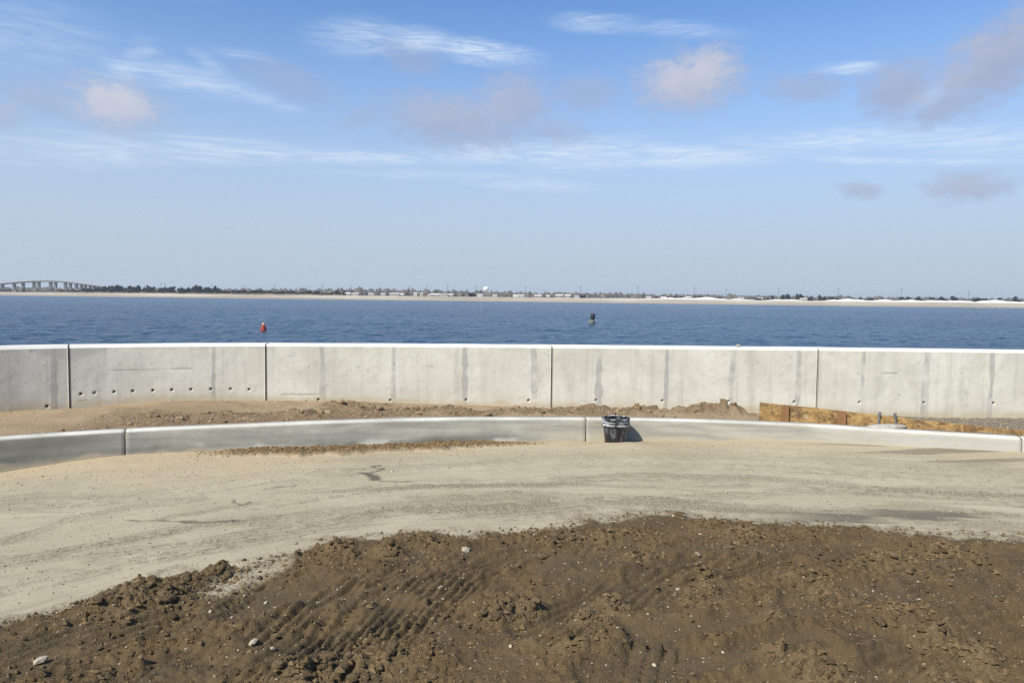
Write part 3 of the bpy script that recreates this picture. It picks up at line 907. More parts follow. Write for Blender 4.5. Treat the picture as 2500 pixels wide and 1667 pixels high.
def wall_section(s0, s1, fine):
    T = 0.36
    ds = 0.013 if fine else 0.25
    ns = max(4, int((s1 - s0) / ds))
    s = np.linspace(s0 + 0.010, s1 - 0.010, ns)
    if fine:
        zf = np.concatenate([[-0.4], np.arange(0.05, 1.07, 0.013), [WALL_TOP - 0.028]])
    else:
        zf = np.array([-0.4, 0.3, 0.7, WALL_TOP - 0.028])
    S, Z = np.meshgrid(s, zf)
    X, Y, NX, NY = wall_at(S)
    push = 0.0035 * fbm(S, Z, 0.9, 3, 401) + 0.0012 * fbm(S, Z, 9, 3, 405)
    pit = np.zeros_like(S)
    if fine:
        for hx, hz in HOLES:
            d = np.hypot(S - s_of(hx), Z - hz)
            k = sstep(d, 0.017, 0.008)
            pit = np.maximum(pit, k)
            push = push - 0.045 * k
        rg = np.random.default_rng(int(s0 * 100))
        for _ in range(int((s1 - s0) * 30)):
            hs, hz, hr = rg.uniform(s0, s1), 0.35 + 0.7 * rg.random() ** 0.8, rg.uniform(0.004, 0.010) * (1 if rg.random() < 0.93 else 1.5)
            i0, i1 = np.searchsorted(s, (hs - 0.05, hs + 0.05))
            if i1 <= i0:
                continue
            d = np.hypot(S[:, i0:i1] - hs, Z[:, i0:i1] - hz)
            k = sstep(d, hr * 1.3, hr * 0.3) * rg.uniform(0.15, 0.7)
            pit[:, i0:i1] = np.maximum(pit[:, i0:i1], k)
            push[:, i0:i1] -= 0.0025 * k
        # faint lift lines and hair cracks
        for cs, cz, ln in ((s_of(-4.6), 0.77, 1.0), (s_of(-2.9), 0.42, 0.7), (s_of(-3.5), 0.425, 0.35), (s_of(-1.2), 0.80, 0.35), (s_of(5.3), 0.75, 0.3), (s_of(-5.2), 0.40, 0.4), (s_of(-6.2), 0.80, 0.4)):
            if s0 < cs < s1:
                line = np.abs(Z - cz - 0.02 * fbm(S, S * 0, 2.0, 3, 411))
                k = sstep(line, 0.012, 0.004) * sstep(np.abs(S - cs), ln * 0.55, ln * 0.4) * sstep(fbm(S, Z, 3, 2, 413), -0.5, 0.1)
                pit = np.maximum(pit, 0.5 * k)
                push = push - 0.003 * k
    seam = np.zeros_like(S)
    for k, (hx, w) in enumerate(SEAMS):
        ww = w * (1 + 0.55 * fbm(Z * 3.6, Z * 0 + k * 3.1, 1.0, 5, 421, 0.65)) * 0.95
        off = 0.016 * fbm(Z * 1.5, Z * 0 + k * 5.3, 1.0, 3, 425)
        d = np.abs(S - s_of(hx) - off)
        seam = np.maximum(seam, sstep(d, ww + 0.006, np.maximum(ww - 0.008, 0)) * (0.55 + 0.45 * ((k * 37) % 11) / 10 + 0.6 * fbm(S, Z, 6, 4, 431)))
    push = push + 0.002 * seam
    gz = wall_gz(X)
    splash = sstep(Z - gz + 0.04 * fbm(S, Z, 4, 3, 441), 0.10, 0.0) * 0.9 + 0.35 * sstep(Z - gz + 0.05 * fbm(S, Z, 2.5, 3, 445), 0.22, 0.05)
    inner = np.clip(np.minimum(S - s0, s1 - S) / 0.45, 0, 1)
    bloom = sstep(Z + 0.10 * fbm(S * 1.3, Z, 1, 3, 451) - 0.18 * inner + 0.09, 0.98, 1.03) * sstep(X, -2.6, -3.6)
    PX, PY = X + NX * push, Y + NY * push
    n0 = len(zf)
    # cap rows: chamfer top, back chamfer, back foot
    rows = [(PX, PY, Z)]
    x, y, nx, ny = wall_at(s)
    wob = 0.0025 * fbm(s * 1.2, s * 0, 1, 3, 461)
    for off, zz in ((-0.026, WALL_TOP), (-T * 0.35, WALL_TOP + 0.002), (-T * 0.7, WALL_TOP + 0.002), (-T + 0.026, WALL_TOP), (-T, WALL_TOP - 0.028), (-T - 0.05, SEA - 0.6)):
        rows.append(((x + nx * off)[None], (y + ny * off)[None], (zz + (wob if zz > 0 else 0) + 0 * x)[None]))
    PX, PY, PZ = (np.concatenate([r[i] for r in rows]) for i in range(3))
    nr = PX.shape[0]
    V = np.stack([PX, PY, PZ], -1).reshape(-1, 3) - np.array(sea_wall.location)
    fs = grid_faces(nr, ns)
    caps = []
    me_v = list(map(tuple, V))
    # section ends
    left = [r * ns for r in range(nr)]
    right = [r * ns + ns - 1 for r in range(nr)]
    me = bpy.data.meshes.new('wall_section')
    n = len(fs)
    nL = len(left)
    me.vertices.add(len(V))
    me.vertices.foreach_set('co', V.astype(np.float32).ravel())
    loops = np.concatenate([fs.ravel(), np.array(left[::-1]), np.array(right)])
    me.loops.add(len(loops))
    me.loops.foreach_set('vertex_index', loops.astype(np.int32))
    me.polygons.add(n + 2)
    me.polygons.foreach_set('loop_start', np.concatenate([np.arange(0, 4 * n, 4), [4 * n, 4 * n + nL]]).astype(np.int32))
    me.polygons.foreach_set('loop_total', np.concatenate([np.full(n, 4), [nL, nL]]).astype(np.int32))
    me.update(calc_edges=True)
    sm = np.ones(n + 2, bool)
    sm[(n0 - 1) * (ns - 1):] = False
    me.polygons.foreach_set('use_smooth', sm)

    def full(a, tail):
        return np.concatenate([a, np.tile(np.array(tail, float)[:, None], (1, ns))])
    fattr(me, 'pit', full(pit, [0] * 6))
    fattr(me, 'seam', full(np.clip(seam, 0, 1), [0] * 6))
    fattr(me, 'splash', full(np.clip(splash, 0, 1), [0] * 6))
    fattr(me, 'bloom', full(np.clip(bloom, 0, 1), [0] * 6))
    tp = np.zeros_like(S)
    tp[-1] = 1.0
    fattr(me, 'top', full(tp, [1, 1, 1, 1, 0.3, 0]))
    sz = np.stack([np.concatenate([S, np.tile(s, (6, 1))]), full(Z, [1.12, 1.25, 1.35, 1.45, 1.5, -1.0]), np.zeros((nr, ns))], -1)
    at = me.attributes.new('sz', 'FLOAT_VECTOR', 'POINT')
    at.data.foreach_set('vector', sz.astype(np.float32).ravel())
    obj('wall_section', me, MAT['wall_concrete'], sea_wall)


JOINTS = [-12.4, -9.0, -5.443, -3.272, 0.554, 4.305, 8.2, 12.0, 15.5]
sj = [s_of(v) for v in JOINTS]
for i in range(len(sj) - 1):
    wall_section(sj[i], sj[i + 1], 2 <= i + 1 <= 6)
for v in JOINTS[1:-1]:
    x, y, nx, ny = (float(q) for q in wall_at(s_of(v)))
    f = MB()
    f.box(-0.014, 0.014, 0.016, 0.34, -0.5, WALL_TOP - 0.02)
    o = f.build('joint_filler', MAT['joint_filler'], sea_wall)
    o.location = Vector((x, y, 0)) - sea_wall.location
    o.rotation_euler = (0, 0, math.atan2(-nx, ny) + math.pi)


# ------------------------------------------------------------------ kerb
CX, CY, CS = arc_table(curb_y, -12, 13)
curb = empty('concrete_curb', (0.9, 8.9, 0.0))
tag(curb, 'knee high smooth grey concrete curb curving round the dusty roadway', 'curb')


def curb_section(x0, x1):
    s0, s1 = float(np.interp(x0, CX, CS)), float(np.interp(x1, CX, CS))
    s = np.linspace(s0 + 0.006, s1 - 0.006, max(8, int((s1 - s0) / 0.02)))
    e = 0.02
    x, y = np.interp(s, CS, CX), np.interp(s, CS, CY)
    tx, ty = np.interp(s + e, CS, CX) - np.interp(s - e, CS, CX), np.interp(s + e, CS, CY) - np.interp(s - e, CS, CY)
    l = np.hypot(tx, ty)
    nx, ny = ty / l, -tx / l                          # towards the roadway
    zs = np.concatenate([[-0.25], np.linspace(-0.04, 0.262, 24)])
    prof = [(0.03 - 0.03 * (z + 0.1) / 0.36 if z > -0.1 else 0.03, z) for z in zs]
    prof += [(-0.002, 0.282), (-0.010, 0.298), (-0.022, 0.307), (-0.040, 0.311), (-0.085, 0.313), (-0.100, 0.313), (-0.125, 0.311), (-0.168, 0.309), (-0.180, 0.300), (-0.185, 0.0)]
    off = np.array([p[0] for p in prof])[:, None]
    z = np.array([p[1] for p in prof])[:, None] + 0 * s[None]
    S = s[None] + 0 * off
    ends = np.minimum(s - s[0], s[-1] - s)[None]
    tool = 0.010 * sstep(ends, 0.02, 0.0)             # edges rounded over at the joints
    push = 0.004 * fbm(S, z, 1.2, 3, 501) + 0.0012 * fbm(S, z, 12, 2, 505) - tool
    o = off + push * (off > -0.03)
    z = z - tool * (z > 0.28) + 0.003 * fbm(S, S * 0, 0.7, 2, 509) * (z > 0.2)
    X, Y = x[None] + nx[None] * o, y[None] + ny[None] * o
    V = np.stack([X, Y, z], -1) - np.array(curb.location)
    nr, ns = V.shape[:2]
    fs = grid_faces(nr, ns)
    me = mesh('curb_section', V, fs, True)
    b = me
    gz = curb_gz(x)[None]
    hz = z - gz
    damp_shade = 0.75 * sstep(x[None] + 0.6 * fbm(S, z * 3, 1.0, 3, 513), -3.0, -4.8) + sstep(hz + 0.05 * fbm(S, z, 2.2, 4, 511), 0.14, 0.03) * sstep(x[None], 1.0, -1.0) * sstep(fbm(S, z * 0.5, 0.9, 3, 515), -0.35, 0.25)  # left end: painted shade where it turns from the sun, some damp; foot: damp
    efflo = sstep(hz + 0.05 * fbm(S, z, 3, 4, 521), 0.10, 0.05) * sstep(fbm(S, z, 2.5, 3, 525), 0.0, 0.4) * sstep(x[None], 0.8, -0.2) * sstep(x[None], -4.5, -3.2)
    splash = sstep(hz + 0.03 * fbm(S, z, 4, 3, 531), 0.05, 0.0) + 0.8 * sstep(x[None], -3.9, -4.9) * sstep(hz + 0.05 * fbm(S, z, 3, 3, 535), 0.09, 0.02) + 0.5 * sstep(np.abs(x[None] - 1.0), 0.75, 0.2) * sstep(hz + 0.07 * fbm(S, z, 3, 3, 537), 0.16, 0.03)
    fresh = sstep(x[None] + 0.5 * fbm(S, z * 3, 1.2, 3, 541), 2.6, 5.0)
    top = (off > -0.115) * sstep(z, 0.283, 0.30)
    dusty = sstep(off + 0.016 * fbm(S, off * 0, 1.4, 4, 551), -0.070, -0.100) * (z > 0.2)
    for k, a in (('damp_shade', damp_shade), ('efflo', efflo), ('splash', splash), ('fresh', fresh), ('top', top), ('dusty', dusty)):
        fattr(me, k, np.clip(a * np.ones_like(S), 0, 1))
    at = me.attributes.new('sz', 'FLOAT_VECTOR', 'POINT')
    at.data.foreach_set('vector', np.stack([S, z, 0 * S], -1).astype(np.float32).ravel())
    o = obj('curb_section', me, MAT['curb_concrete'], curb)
    # closed ends
    for k in (0, ns - 1):
        pts = [tuple(V[r, k]) for r in range(nr)]
        e_ = mesh('curb_end', pts, [tuple(range(nr)) if k else tuple(range(nr))[::-1]])
        for nm in ('damp_shade', 'efflo', 'splash', 'fresh', 'top', 'dusty'):
            fattr(e_, nm, np.zeros(nr))
        obj('curb_end', e_, MAT['curb_concrete'], o)


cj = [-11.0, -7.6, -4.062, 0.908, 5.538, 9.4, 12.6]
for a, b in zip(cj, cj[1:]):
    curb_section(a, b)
for v in cj[1:-1]:
    f = MB()
    f.box(-0.010, 0.010, 0.012, 0.16, -0.2, 0.296)
    o = f.build('joint_filler', MAT['joint_filler'], curb)
    y = float(curb_y(v))
    sl = float(curb_y(v + 0.05) - curb_y(v - 0.05)) / 0.1
    o.location = Vector((v, y, 0)) - curb.location
    o.rotation_euler = (0, 0, math.atan(sl))


# ------------------------------------------------------------------ timber form behind the kerb
def build_form():
    root = empty('timber_formwork', (4.2, 8.6, 0.27))
    tag(root, 'weathered yellow brown strand board formwork with stakes behind the curb', 'formwork')
    L = np.array(root.location)

    def back(x, o=0.30):
        return float(curb_y(x)) + o * 1.02

    def board(pts, th, z0):
        """pts: (x, y, top z); a bent board standing on edge"""
        vs, fs = [], []
        for i, (x, y, zt) in enumerate(pts):
            j0, j1 = max(i - 1, 0), min(i + 1, len(pts) - 1)
            dx, dy = pts[j1][0] - pts[j0][0], pts[j1][1] - pts[j0][1]
            l = math.hypot(dx, dy)
            nx, ny = dy / l, -dx / l
            for zz in (z0, zt):
                vs += [(x + nx * th / 2 - L[0], y + ny * th / 2 - L[1], zz - L[2]), (x - nx * th / 2 - L[0], y - ny * th / 2 - L[1], zz - L[2])]
        for i in range(len(pts) - 1):
            a, b = 4 * i, 4 * i + 4
            fs += [(a, b, b + 2, a + 2), (a + 2, b + 2, b + 3, a + 3), (a + 3, b + 3, b + 1, a + 1), (a + 1, b + 1, b, a)]
        n = 4 * (len(pts) - 1)
        fs += [(0, 2, 3, 1), (n, n + 1, n + 3, n + 2)]
        return obj('board', mesh('board', vs, fs), MAT['form_board'], root)
    tops = spline([(3.05, 0.513), (3.35, 0.494), (3.92, 0.458), (4.34, 0.430), (4.67, 0.414), (5.15, 0.388), (5.71, 0.361), (7.5, 0.34), (9, 0.335)])
    board([(x, back(x), float(tops(x))) for x in np.linspace(3.05, 4.62, 14)], 0.020, 0.20)
    board([(x, back(x) - 0.028, float(tops(x)) - 0.006) for x in np.linspace(4.55, 7.4, 20)], 0.020, 0.20)
    for x, w, dz in ((3.33, 0.085, -0.004), (3.94, 0.095, -0.002), (5.17, 0.060, -0.006), (6.6, 0.085, -0.004)):
        m = MB().box(-w / 2, w / 2, -0.019, 0.019, 0.0, float(tops(x)) + dz - 0.15)
        o = m.build('stake', MAT['stake_wood'], root)
        yy = back(x) - (0.030 if x < 4.6 else 0.060)
        o.location = (x - L[0], yy - L[1], 0.15 - L[2])
        o.rotation_euler = (0, 0, math.atan(float(curb_y(x + .05) - curb_y(x - .05)) / 0.1))
    for x, zt, lean in ((4.305, 0.472, 0.10), (4.50, 0.474, -0.14)):
        m = MB()
        m.tube((0, 0, 0), (0, 0, 0.26), 0.011, 0.011, 8)
        m.tube((-0.012, 0, 0.225), (0.012, 0, 0.225), 0.019, 0.019, 8)
        m.box(-0.018, 0.018, -0.004, 0.004, 0.245, 0.262)
        o = m.build('steel_pin', MAT['steel_stake'], root)
        o.location = (x - L[0], back(x) - 0.045 - L[1], zt - 0.26 - L[2])
        o.rotation_euler = (0, lean, 0.3)
    return back


form_back = build_form()


def lump(n_sub=2, seed=0, flat=0.7, amp=0.35):
    import bmesh
    bm = bmesh.new()
    bmesh.ops.create_icosphere(bm, subdivisions=n_sub, radius=1.0)
    rg = random.Random(seed)
    offs = [Vector((rg.uniform(-1, 1), rg.uniform(-1, 1), rg.uniform(-1, 1))).normalized() for _ in range(9)]
    amps = [rg.uniform(-amp, amp) for _ in offs]
    for v in bm.verts:
        d = v.co.normalized()
        k = 1.0
        for o, a in zip(offs, amps):
            q = d.dot(o)
            k += a * max(0, q) ** 3
        k += rg.uniform(-amp, amp) * 0.30
        v.co = d * max(k, 0.35)
        v.co.z *= flat
    vs = np.array([v.co[:] for v in bm.verts])
    fs = np.array([[v.index for v in f.verts] for f in bm.faces])
    bm.free()
    return vs, fs


# pale heap of lime slurry at the steel pins
v, f = lump(3, 77, 0.5, 0.25)
v = v * np.array([0.21, 0.08, 0.065])
spill = obj('mortar_spill', mesh('mortar_spill', v, f, True), MAT['lime_spill'], None, (4.38, form_back(4.38) - 0.10, 0.315))
tag(spill, 'pale hardened mortar spilled on the curb back beside the steel pins', 'mortar')


# ------------------------------------------------------------------ bucket
def build_bucket():
    x, y = 1.24, 8.655
    root = empty('plastic_bucket', (x, y, 0.045), R(20))
    root.scale = (1.08, 1.08, 0.86)
    tag(root, 'black plastic bucket splattered with white plaster standing against the curb', 'bucket')
    H = 0.365
    body = MB()
    prof = [(0.112, 0.0), (0.115, 0.004), (0.119, 0.06), (0.127, 0.16), (0.1345, 0.24), (0.141, 0.285), (0.1425, H - 0.004), (0.1415, H), (0.1385, H), (0.1375, H - 0.004), (0.126, 0.2), (0.110, 0.03), (0.0, 0.028)]
    body.lathe(prof, 48, True, False)
    body.build('body', MAT['black_plastic'], root, True)
    for z0, w, out in ((0.255, 0.034, 0.013), (0.304, 0.012, 0.011), (0.330, 0.009, 0.010), (0.350, 0.015, 0.013)):
        r = 0.1395 + 0.0105 * (z0 - 0.2)
        b = MB()
        b.lathe([(r - 0.002, z0), (r + out, z0 + 0.001), (r + out + 0.001, z0 + w - 0.001), (r - 0.002, z0 + w)], 48, False, False)
        b.build('rib', MAT['splashed_rim'], root, True)
    for sx in (-1, 1):
        e = MB().box(0.140 * sx - 0.008, 0.140 * sx + 0.014 * sx + 0.008, -0.018, 0.018, 0.275, 0.312)
        e.build('handle_ear', MAT['black_plastic'], root)
    h = MB()
    pts = [(0.157 * math.cos(a), -0.150 * math.sin(a) * 0.98, 0.293 - 0.105 * math.sin(a)) for a in np.linspace(0, math.pi, 22)]
    pts = [(px, -py, pz) for px, py, pz in pts]
    for a, b in zip(pts, pts[1:]):
        h.tube(a, b, 0.0022, 0.0022, 6)
    h.build('bail_handle', MAT['wire'], root, True)
    for k in range(7):
        c = MB()
        a = random.uniform(0.2, 2.6)
        v_, f_ = lump(1, 200 + k, 0.8, 0.3)
        q = v_ * random.uniform(0.010, 0.020) + np.array([0.128 * math.cos(a), 0.128 * math.sin(a), H + 0.001])
        c.add(q, f_)
        c.build('plaster_lump', MAT['dried_plaster'], root, True)


build_bucket()

# ------------------------------------------------------------------ clods, stones, gravel
clod_me = []
for k in range(6):
    v, f = lump(2, 300 + k, 0.75, 0.45)
    m_ = mesh('dirt_clod', v, f, False)
    m_.materials.append(MAT['clod'])
    clod_me.append(m_)
vclod_me = []
for k in range(4):
    v, f = lump(2, 330 + k, 0.75, 0.45)
    m_ = mesh('dirt_clod', v, f, False)
    m_.materials.append(MAT['verge_clod'])
    vclod_me.append(m_)
stone_me = []
for k in range(5):
    v, f = lump(1, 360 + k, 0.7, 0.3)
    m_ = mesh('stone', v, f, False)
    m_.materials.append(MAT['stone'])
    stone_me.append(m_)


def scatter_piece(name, me, parent, x, y, z, size):
    o = bpy.data.objects.new(name, me)
    o.location = (x, y, z)
    o.rotation_euler = (RNG.uniform(-0.5, 0.5), RNG.uniform(-0.5, 0.5), RNG.uniform(0, 6.28))
    o.scale = (size * RNG.uniform(0.8, 1.3), size * RNG.uniform(0.8, 1.2), size * RNG.uniform(0.75, 1.1))
    link(o, parent)


pts = []
wts = np.array([h[2] ** 1.5 * (2.2 if i < 9 else 1) for i, h in enumerate(HEAPS)])
wts = wts / wts.sum()
while len(pts) < 230:
    h = HEAPS[RNG.choice(len(HEAPS), p=wts)]
    pts.append((h[0] + RNG.normal() * h[2] * 0.62, h[1] + RNG.normal() * h[2] * 0.5, 0.010 + 0.022 * RNG.random() ** 2.2))
while len(pts) < 290:
    x = RNG.uniform(-3.0, 3.6)
    y = float(mud_y(x)) - abs(RNG.normal()) * 1.1
    if y > 3.0:
        pts.append((x, y, 0.010 + 0.014 * RNG.random() ** 2))
pts += [(-1.80, 4.50, 0.034), (-1.74, 4.46, 0.024), (-1.86, 4.47, 0.022)]
P = np.array(pts)
pz = ground(P[:, 0], P[:, 1])[0]
for (x, y, s), z in zip(pts, pz):
    scatter_piece('dirt_clod', clod_me[RNG.integers(6)], ground_obj, x, y, z + s * 0.25, s)
spts = [(1.27, 4.86, 0.030), (-2.20, 3.37, 0.034), (-1.28, 3.60, 0.022), (-1.15, 3.52, 0.018), (-0.95, 3.40, 0.018), (-0.72, 3.66, 0.016), (1.78, 4.78, 0.02), (1.0, 4.28, 0.018), (-0.30, 4.98, 0.03)]
while len(spts) < 95:
    x = RNG.uniform(-3.2, 3.8)
    y = RNG.uniform(3.0, 5.8)
    if y < float(mud_y(x)) + 0.3:
        spts.append((x, y, 0.0065 + 0.010 * RNG.random() ** 2.5))
while len(spts) < 140:
    x = RNG.uniform(-4.5, 4.5)
    y = RNG.uniform(5.0, float(curb_y(x)) - 0.1)
    spts.append((x, y, 0.008 + 0.008 * RNG.random() ** 2))
P = np.array(spts)
pz = ground(P[:, 0], P[:, 1])[0]
for (x, y, s), z in zip(spts, pz):
    scatter_piece('stone', stone_me[RNG.integers(5)], ground_obj, x, y, z + s * 0.35, s)

vp = []
while len(vp) < 130:
    if RNG.random() < 0.75:
        h = VHEAPS[RNG.integers(len(VHEAPS))]
        x, y = h[0] + RNG.normal() * h[2] * 0.8, h[1] + RNG.normal() * h[2] * 0.5
    else:
        x = RNG.uniform(-4.8, 3.0)
        y = float(curb_y(x)) + 0.25 + abs(RNG.normal()) * 0.35
    f = (y - float(curb_y(x)) - 0.15) / (float(wall_y(x)) + 0.05 - float(curb_y(x)) - 0.15)
    if 0.05 < f < 0.93:
        vp.append((x, f, 0.014 + 0.030 * RNG.random() ** 2))
P = np.array(vp)
vy, vz, _, _ = verge(P[:, 0], P[:, 1])
for (x, f, s), y, z in zip(vp, vy, vz):
    scatter_piece('dirt_clod', vclod_me[RNG.integers(4)], verge_obj, x, y, z + s * 0.2, s)


def pebble_cloud(name, x, y, z, size, base, mat_, hue, parent=None):
    """many small bits of grit as one mesh"""
    bv, bf = base
    n = len(x)
    a = RNG.uniform(0, 2 * math.pi, n)
    c, s = np.cos(a), np.sin(a)
    sc = size[:, None] * RNG.uniform(0.65, 1.35, (n, 3))
    v = bv[None] * sc[:, None, :]
    v = v * (1 + RNG.uniform(-0.25, 0.25, v.shape))
    vx = v[..., 0] * c[:, None] - v[..., 1] * s[:, None] + x[:, None]
    vy_ = v[..., 0] * s[:, None] + v[..., 1] * c[:, None] + y[:, None]
    vz_ = v[..., 2] + z[:, None]
    fs = (bf[None] + (np.arange(n) * len(bv))[:, None, None]).reshape(-1, 3)
    me = mesh(name, np.stack([vx, vy_, vz_], -1), fs)
    fattr(me, 'hue', np.repeat(hue, len(bv)))
    o = obj(name, me, mat_, parent)
    tag(o, kind='stuff')
    return o


octa = (np.array([(1, 0, 0), (-1, 0, 0), (0, 1, 0), (0, -1, 0), (0, 0, .8), (0, 0, -.8)], float),
        np.array([(0, 2, 4), (2, 1, 4), (1, 3, 4), (3, 0, 4), (2, 0, 5), (1, 2, 5), (3, 1, 5), (0, 3, 5)]))
# grit all over the roadway and mud
n = 46000
x = RNG.uniform(-6.2, 6.8, n)
y = 2.6 + (curb_y(x) - 0.05 - 2.6) * RNG.random(n)
z, at = ground(x, y)
keep = RNG.random(n) < np.clip(0.30 + 0.75 * at['mud'] * 0.35 + 0.7 * at['loose'] + 0.8 * at['debris'] + 0.8 * at['spill'], 0, 1)
x, y, z = x[keep], y[keep], z[keep]
hue = np.clip(RNG.random(len(x)) ** 1.6 * (1.0 - 0.25 * at['loose'][keep]), 0, 1)
o = pebble_cloud('gravel', x, y, z + 0.001, 0.0025 + 0.0055 * RNG.random(len(x)) ** 3, octa, MAT['gravel'], hue)
tag(o, 'fine pale and brown gravel scattered over roadway and mud', 'gravel', None, 'stuff')
# crumbs of broken soil on the rough mud and at its edge
n = 90000
x = RNG.uniform(-4.0, 5.0, n)
y = 2.7 + (mud_y(x) + 0.12 - 2.7) * RNG.random(n)
z, at = ground(x, y)
hp = np.zeros(n)
for hx, hy, hr, hh in HEAPS:
    hp = np.maximum(hp, np.exp(-((x - hx) ** 2 + (y - hy) ** 2) / hr ** 2))
keep = RNG.random(n) < np.clip(0.03 + 0.30 * at['rough'] * at['mud'] + 0.55 * hp + 0.35 * at['spill'], 0, 1)
x, y, z, hp = x[keep], y[keep], z[keep], hp[keep]
o = pebble_cloud('soil_crumbs', x, y, z + 0.001, (0.0035 + 0.0150 * RNG.random(len(x)) ** 3.5) * (1 + 0.4 * hp), octa, MAT['crumbs'], RNG.random(len(x)))
tag(o, 'dark crumbs of broken soil lying on the churned mud', 'soil', None, 'stuff')
# debris at the foot of the kerb
n = 9000
x = RNG.uniform(-3.4, 0.5, n)
dcv = np.abs(RNG.normal(size=n)) * 0.14
y = curb_y(x) - 0.03 - dcv
z, at = ground(x, y)
keep = at['debris'] > RNG.random(n) * 0.9
x, y, z = x[keep], y[keep], z[keep]
o = pebble_cloud('swept_debris', x, y, z, 0.004 + 0.009 * RNG.random(len(x)) ** 2, octa, MAT['litter'], RNG.random(len(x)) ** 1.6)
tag(o, 'brown leaf litter and grit swept along the foot of the curb', 'debris', None, 'stuff')
# grit on the verge
n = 11000
x = RNG.uniform(-7.0, 8.5, n)
f = RNG.random(n) ** 1.2 * 0.96 + 0.02
y, z, cl, gr = verge(x, f)
keep = RNG.random(n) < np.clip(0.2 + 0.7 * cl + 0.6 * gr, 0, 1)
x, y, z = x[keep], y[keep], z[keep]
o = pebble_cloud('verge_grit', x, y, z, 0.004 + 0.011 * RNG.random(len(x)) ** 2.5, octa, MAT['gravel'], RNG.random(len(x)) ** 1.3)
tag(o, 'brown grit strewn over the dirt verge between curb and sea wall', 'grit', None, 'stuff')

v, f = lump(2, 911, 0.8, 0.3)
o = obj('pebble', mesh('pebble', v * np.array([0.035, 0.025, 0.026]), f, True), MAT['lime_spill'], None, (3.22, 10.47, WALL_TOP + 0.018))
tag(o, 'small white pebble lying on the sea wall coping', 'pebble')


# ------------------------------------------------------------------ sea and buoys
def build_sea():
    nr, nc = 460, 600
    yy = 13 * (1010 / 13) ** np.linspace(0, 1, nr)[:, None]
    u = np.linspace(-1, 1, nc)[None, :]
    x = u * (yy * 0.84 + 40)
    y = yy + 0 * u
    amp = sstep(yy, 700, 150) * sstep(yy, 13, 22)
    z = SEA + amp * (0.13 * fbm(x * 0.55, y * 0.42, 1.0, 3, 601) + 0.035 * np.sin(0.8 * y + 0.35 * x + 3 * fbm(x, y, 0.05, 2, 605)) * (0.5 + 0.5 * fbm(x, y, 0.04, 2, 609)))
    me = mesh('sea', np.stack([x, y, z], -1), grid_faces(nr, nc), True)
    b = obj('sea', me, MAT['sea_water'])
    tag(b, kind='structure')
    vs = [(-6000, 8, SEA - 0.12), (6000, 8, SEA - 0.12), (6000, 1200, SEA - 0.12), (-6000, 1200, SEA - 0.12), (-6000, -400, SEA - 0.12), (-15.8, -400, SEA - 0.12), (-15.8, 8, SEA - 0.12)]
    tag(obj('open_water', mesh('open_water', vs, [(0, 1, 2, 3), (4, 5, 6, 0)]), MAT['sea_water']), kind='structure')


build_sea()


def build_buoys():
    r = empty('nun_buoy', (-31.25, 92.5, SEA - 0.1))
    r.rotation_euler = (0, R(1.5), 0)
    tag(r, 'red cone topped channel buoy streaked white floating beyond the sea wall', 'buoy')
    MB().lathe([(0.30, -0.5), (0.36, 0.0), (0.37, 0.25), (0.33, 0.50), (0.25, 0.80), (0.16, 1.04), (0.09, 1.17), (0.07, 1.18)], 28).build('hull', MAT['buoy_red'], r, True)
    MB().lathe([(0.375, 0.10), (0.395, 0.12), (0.395, 0.20), (0.375, 0.22)], 28, False, False).build('rubbing_band', MAT['buoy_red'], r, True)
    m = MB()
    m.tube((-0.05, 0, 1.16), (-0.04, 0, 1.28), 0.016)
    m.tube((0.05, 0, 1.16), (0.04, 0, 1.28), 0.016)
    m.tube((-0.05, 0, 1.28), (0.05, 0, 1.28), 0.022)
    m.build('lifting_eye', MAT['buoy_black'], r)
    r = empty('can_buoy', (14.6, 136.0, SEA - 0.1))
    r.rotation_euler = (0, R(9), 0)
    tag(r, 'leaning black can buoy with a pale collar far out on the water', 'buoy')
    MB().lathe([(0.50, -0.6), (0.60, -0.1), (0.60, 0.55), (0.48, 0.78), (0.34, 0.86)], 28).build('float_collar', MAT['buoy_pale'], r, True)
    MB().lathe([(0.34, 0.80), (0.36, 0.95), (0.43, 1.05), (0.44, 1.88), (0.42, 1.92)], 28).build('can', MAT['buoy_black'], r, True)
    MB().tube((-0.1, 0, 1.9), (-0.1, 0, 2.02), 0.03).tube((0.1, 0, 1.9), (0.1, 0, 2.02), 0.03).tube((-0.12, 0, 2.02), (0.12, 0, 2.02), 0.03).build('lifting_eye', MAT['buoy_black'], r)


build_buoys()

# ------------------------------------------------------------------ far shore
shore_top = spline([(-2500, 1.5), (-900, 1.4), (-690, 1.2), (-470, 1.8), (-250, 2.3), (-28, 3.0), (200, 2.8), (440, 3.2), (690, 3.0), (2500, 3.0)])


def shore(x, y):
    y0 = 925 + 22 * fbm(x * 0.006, x * 0, 1.0, 3, 701) + sstep(x, -250, -700) * -40
    k = sstep(y, y0, y0 + 62)
    dune = sstep(x, 60, 420) * np.maximum(fbm(x * 0.028 - y * 0.02, y * 0.045, 1.0, 3, 711), 0) * 5.5 * sstep(y, y0 + 30, y0 + 60) * sstep(y, y0 + 190, y0 + 100)
    return SEA - 0.6 + (shore_top(x) - SEA + 0.6) * (0.30 * sstep(y, y0 - 5, y0 + 30) + 0.70 * k) + dune + 0.35 * k * fbm(x, y, 0.06, 3, 715)


